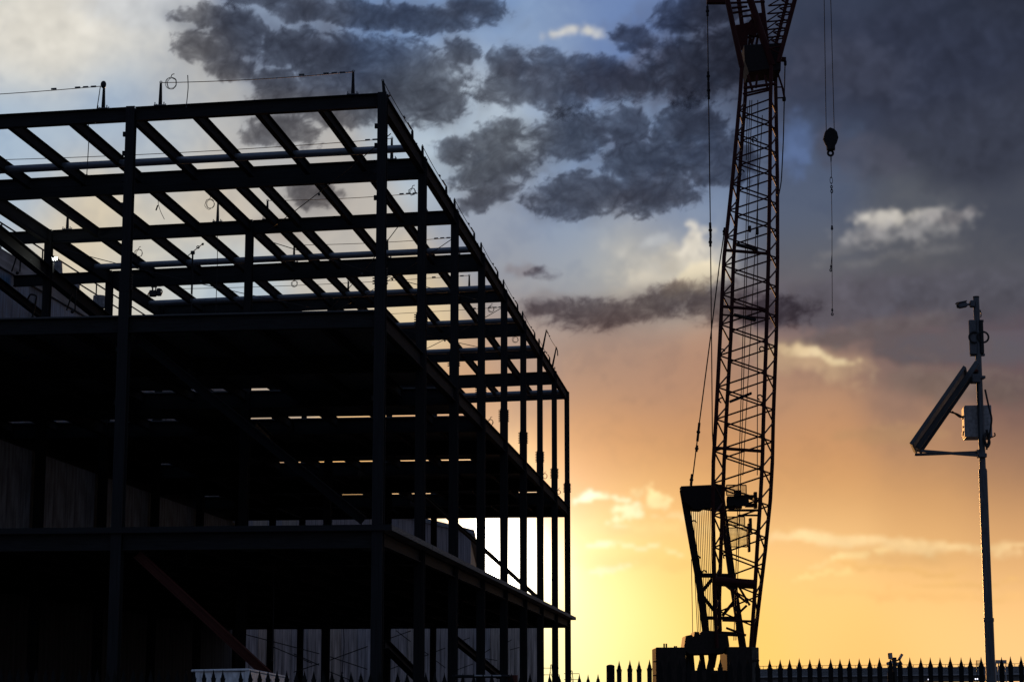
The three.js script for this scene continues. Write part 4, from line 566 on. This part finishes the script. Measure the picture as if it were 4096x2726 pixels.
// ------------------------------------------------------------------ road bridge and lights far off at the right
{
  const A = place(2880, 2676, 170), Bq = place(4420, 2660, 178), o = thing('road_bridge', 'long low grey road bridge with railing seen through the right hand fence', 'bridge', null, V(A.x, 0, A.z), Math.atan2(-(Bq.z - A.z), Bq.x - A.x));
  const L = Math.hypot(Bq.x - A.x, Bq.z - A.z), y0 = A.y, sl = (Bq.y - A.y) / L, n = 13, w = L / n, rnd = seeded(31);
  for (let i = 0; i < n; i++) { const x = (i + 0.5) * w; const p = part(o, 'parapet_panel', cached('pp', () => RB(w - 0.03, 0.58, 0.25, 0, 0, 0, 0.02)), M.road); p.position.set(x, y0 + sl * x - 0.29, (rnd() - 0.5) * 0.02); p.rotation.z = sl; }
  part(o, 'deck', laid(bar(8, 0.5), V(0, y0 - 0.9, -4), V(L, y0 - 0.9 + sl * L, -4)), M.road); part(o, 'ledge', laid(bar(0.5, 0.1), V(0, y0 - 0.63, 0.2), V(L, y0 - 0.63 + sl * L, 0.2)), M.box);
  part(o, 'railing', mergeGeometries([laid(bar(0.04, 0.04), V(0, y0 + 0.22, 0), V(L, y0 + 0.22 + sl * L, 0)), ...Array.from({ length: 60 }, (_, i) => B(0.03, 0.24, 0.03, (i + 0.5) * L / 60, y0 + 0.1 + sl * (i + 0.5) * L / 60, 0))]), M.steel);
  part(o, 'abutment', mergeGeometries(Array.from({ length: 5 }, (_, i) => B(1, y0 - 1.2 + sl * i * 7, 6, 1 + i * 7.4, (y0 - 1.2 + sl * i * 7) / 2, -4))), M.counter);
  part(o, 'embankment', B(L, y0 - 0.95, 0.5, L / 2, (y0 - 0.95) / 2, -7), M.ground);
  const f = thing('floodlight_mast', 'short post with four tilted floodlight heads rising between the fence pales', 'floodlight', null, place(3579, 2726, 60).setY(0)), at = (u, v) => place(u, v, 60).sub(f.position);
  span(f, 'post', bar(0.11, 0.11), M.black, V(at(3579, 2700).x, 0, 0), at(3578, 2628));
  for (const [u, v, a, W, H] of [[3562, 2622, 0.08, 0.11, 0.17], [3560, 2650, 0.3, 0.18, 0.08], [3603, 2626, -0.55, 0.07, 0.19], [3598, 2654, 0.5, 0.16, 0.1]]) { const h = sub(f, 'floodlight_head'); h.position.copy(at(u, v)); h.rotation.z = a; part(h, 'case', RB(W, H, 0.12, 0, 0, 0, 0.01), M.black); part(h, 'glass', B(W * 0.8, H * 0.8, 0.01, 0, 0, 0.063), M.box); }
  for (const [u, v, u2, v2] of [[3578, 2640, 3566, 2636], [3578, 2642, 3598, 2638], [3578, 2650, 3592, 2650]]) span(f, 'arm', rod(0.02, 6), M.black, at(u, v), at(u2, v2));
  const g = thing('road_gantry', 'small pale sign gantry standing on the bridge right of the mast', 'gantry', null, place(4004, 2726, 168).setY(0)), q = (u, v) => place(u, v, 168).sub(g.position);
  span(g, 'beam', bar(0.3, 0.26), M.box, q(3982, 2645), q(4026, 2645)); for (const u of [3984, 3994, 4004, 4014, 4024]) span(g, 'post', rod(0.05, 6), M.box, q(u, 2726).setY(0), q(u, 2646));
  const st = thing('access_ladder', 'thin caged ladder frame on the bridge just left of the mast', 'ladder', null, place(3916, 2726, 166).setY(0)), s = (u, v) => place(u, v, 166).sub(st.position);
  for (const u of [3908, 3924]) span(st, 'upright', rod(0.035, 6), M.black, s(u, 2726).setY(0), s(u, 2640)); for (const v of [2642, 2650, 2658, 2666]) span(st, 'rung', rod(0.03, 6), M.black, s(3904, v), s(3928, v));
  const hd = [[3718, 2716, 'pair of tiny white vehicle lamps under the bridge left of the mast'], [3906, 2714, 'pair of tiny white vehicle lamps under the bridge close to the mast']];
  hd.forEach(([u, v, l]) => { const o2 = thing('vehicle_lamps', l, 'lamps', null, place(u, v, 150)); for (const x of [-0.05, 0.09]) part(o2, 'headlight', new THREE.SphereGeometry(0.05, 10, 8).translate(x, 0, 0), mat(0.9, 0.9, 0.9, { emissive: new THREE.Color().setRGB(1.6, 1.6, 1.9) })); part(o2, 'bumper', B(0.3, 0.05, 0.1, 0, -0.08, -0.06), M.black); });
}
// ------------------------------------------------------------------ pylons on the horizon
for (const [u, v, l] of [[2205, 2656, 'thin far pylon on the horizon seen between the two rearmost right columns'], [2287, 2680, 'thin far pylon on the horizon just right of the rearmost corner column']]) {
  const o = thing('power_pylon', l, 'pylon', null, place(u, 2726, 700).setY(0)), hgt = place(u, v, 700).y;
  for (const [x, z] of [[-1, -1], [1, -1], [-1, 1], [1, 1]]) span(o, 'leg', rod(0.12, 6), M.black, V(x * 1.6, 0, z * 1.6), V(x * 0.15, hgt, z * 0.15));
  for (const t of [0.62, 0.8, 0.93]) span(o, 'cross_arm', rod(0.1, 6), M.black, V(-2.6, hgt * t, 0), V(2.6, hgt * t, 0));
  for (let i = 0; i < 6; i++) span(o, 'lattice', rod(0.06, 5), M.black, V((i % 2 ? 1 : -1) * 1.6 * (1 - i / 7), hgt * i / 7, 1.6 * (1 - i / 7)), V((i % 2 ? -1 : 1) * 1.6 * (1 - (i + 1) / 7), hgt * (i + 1) / 7, 1.6 * (1 - (i + 1) / 7)));
}
renderer.render(scene, camera);
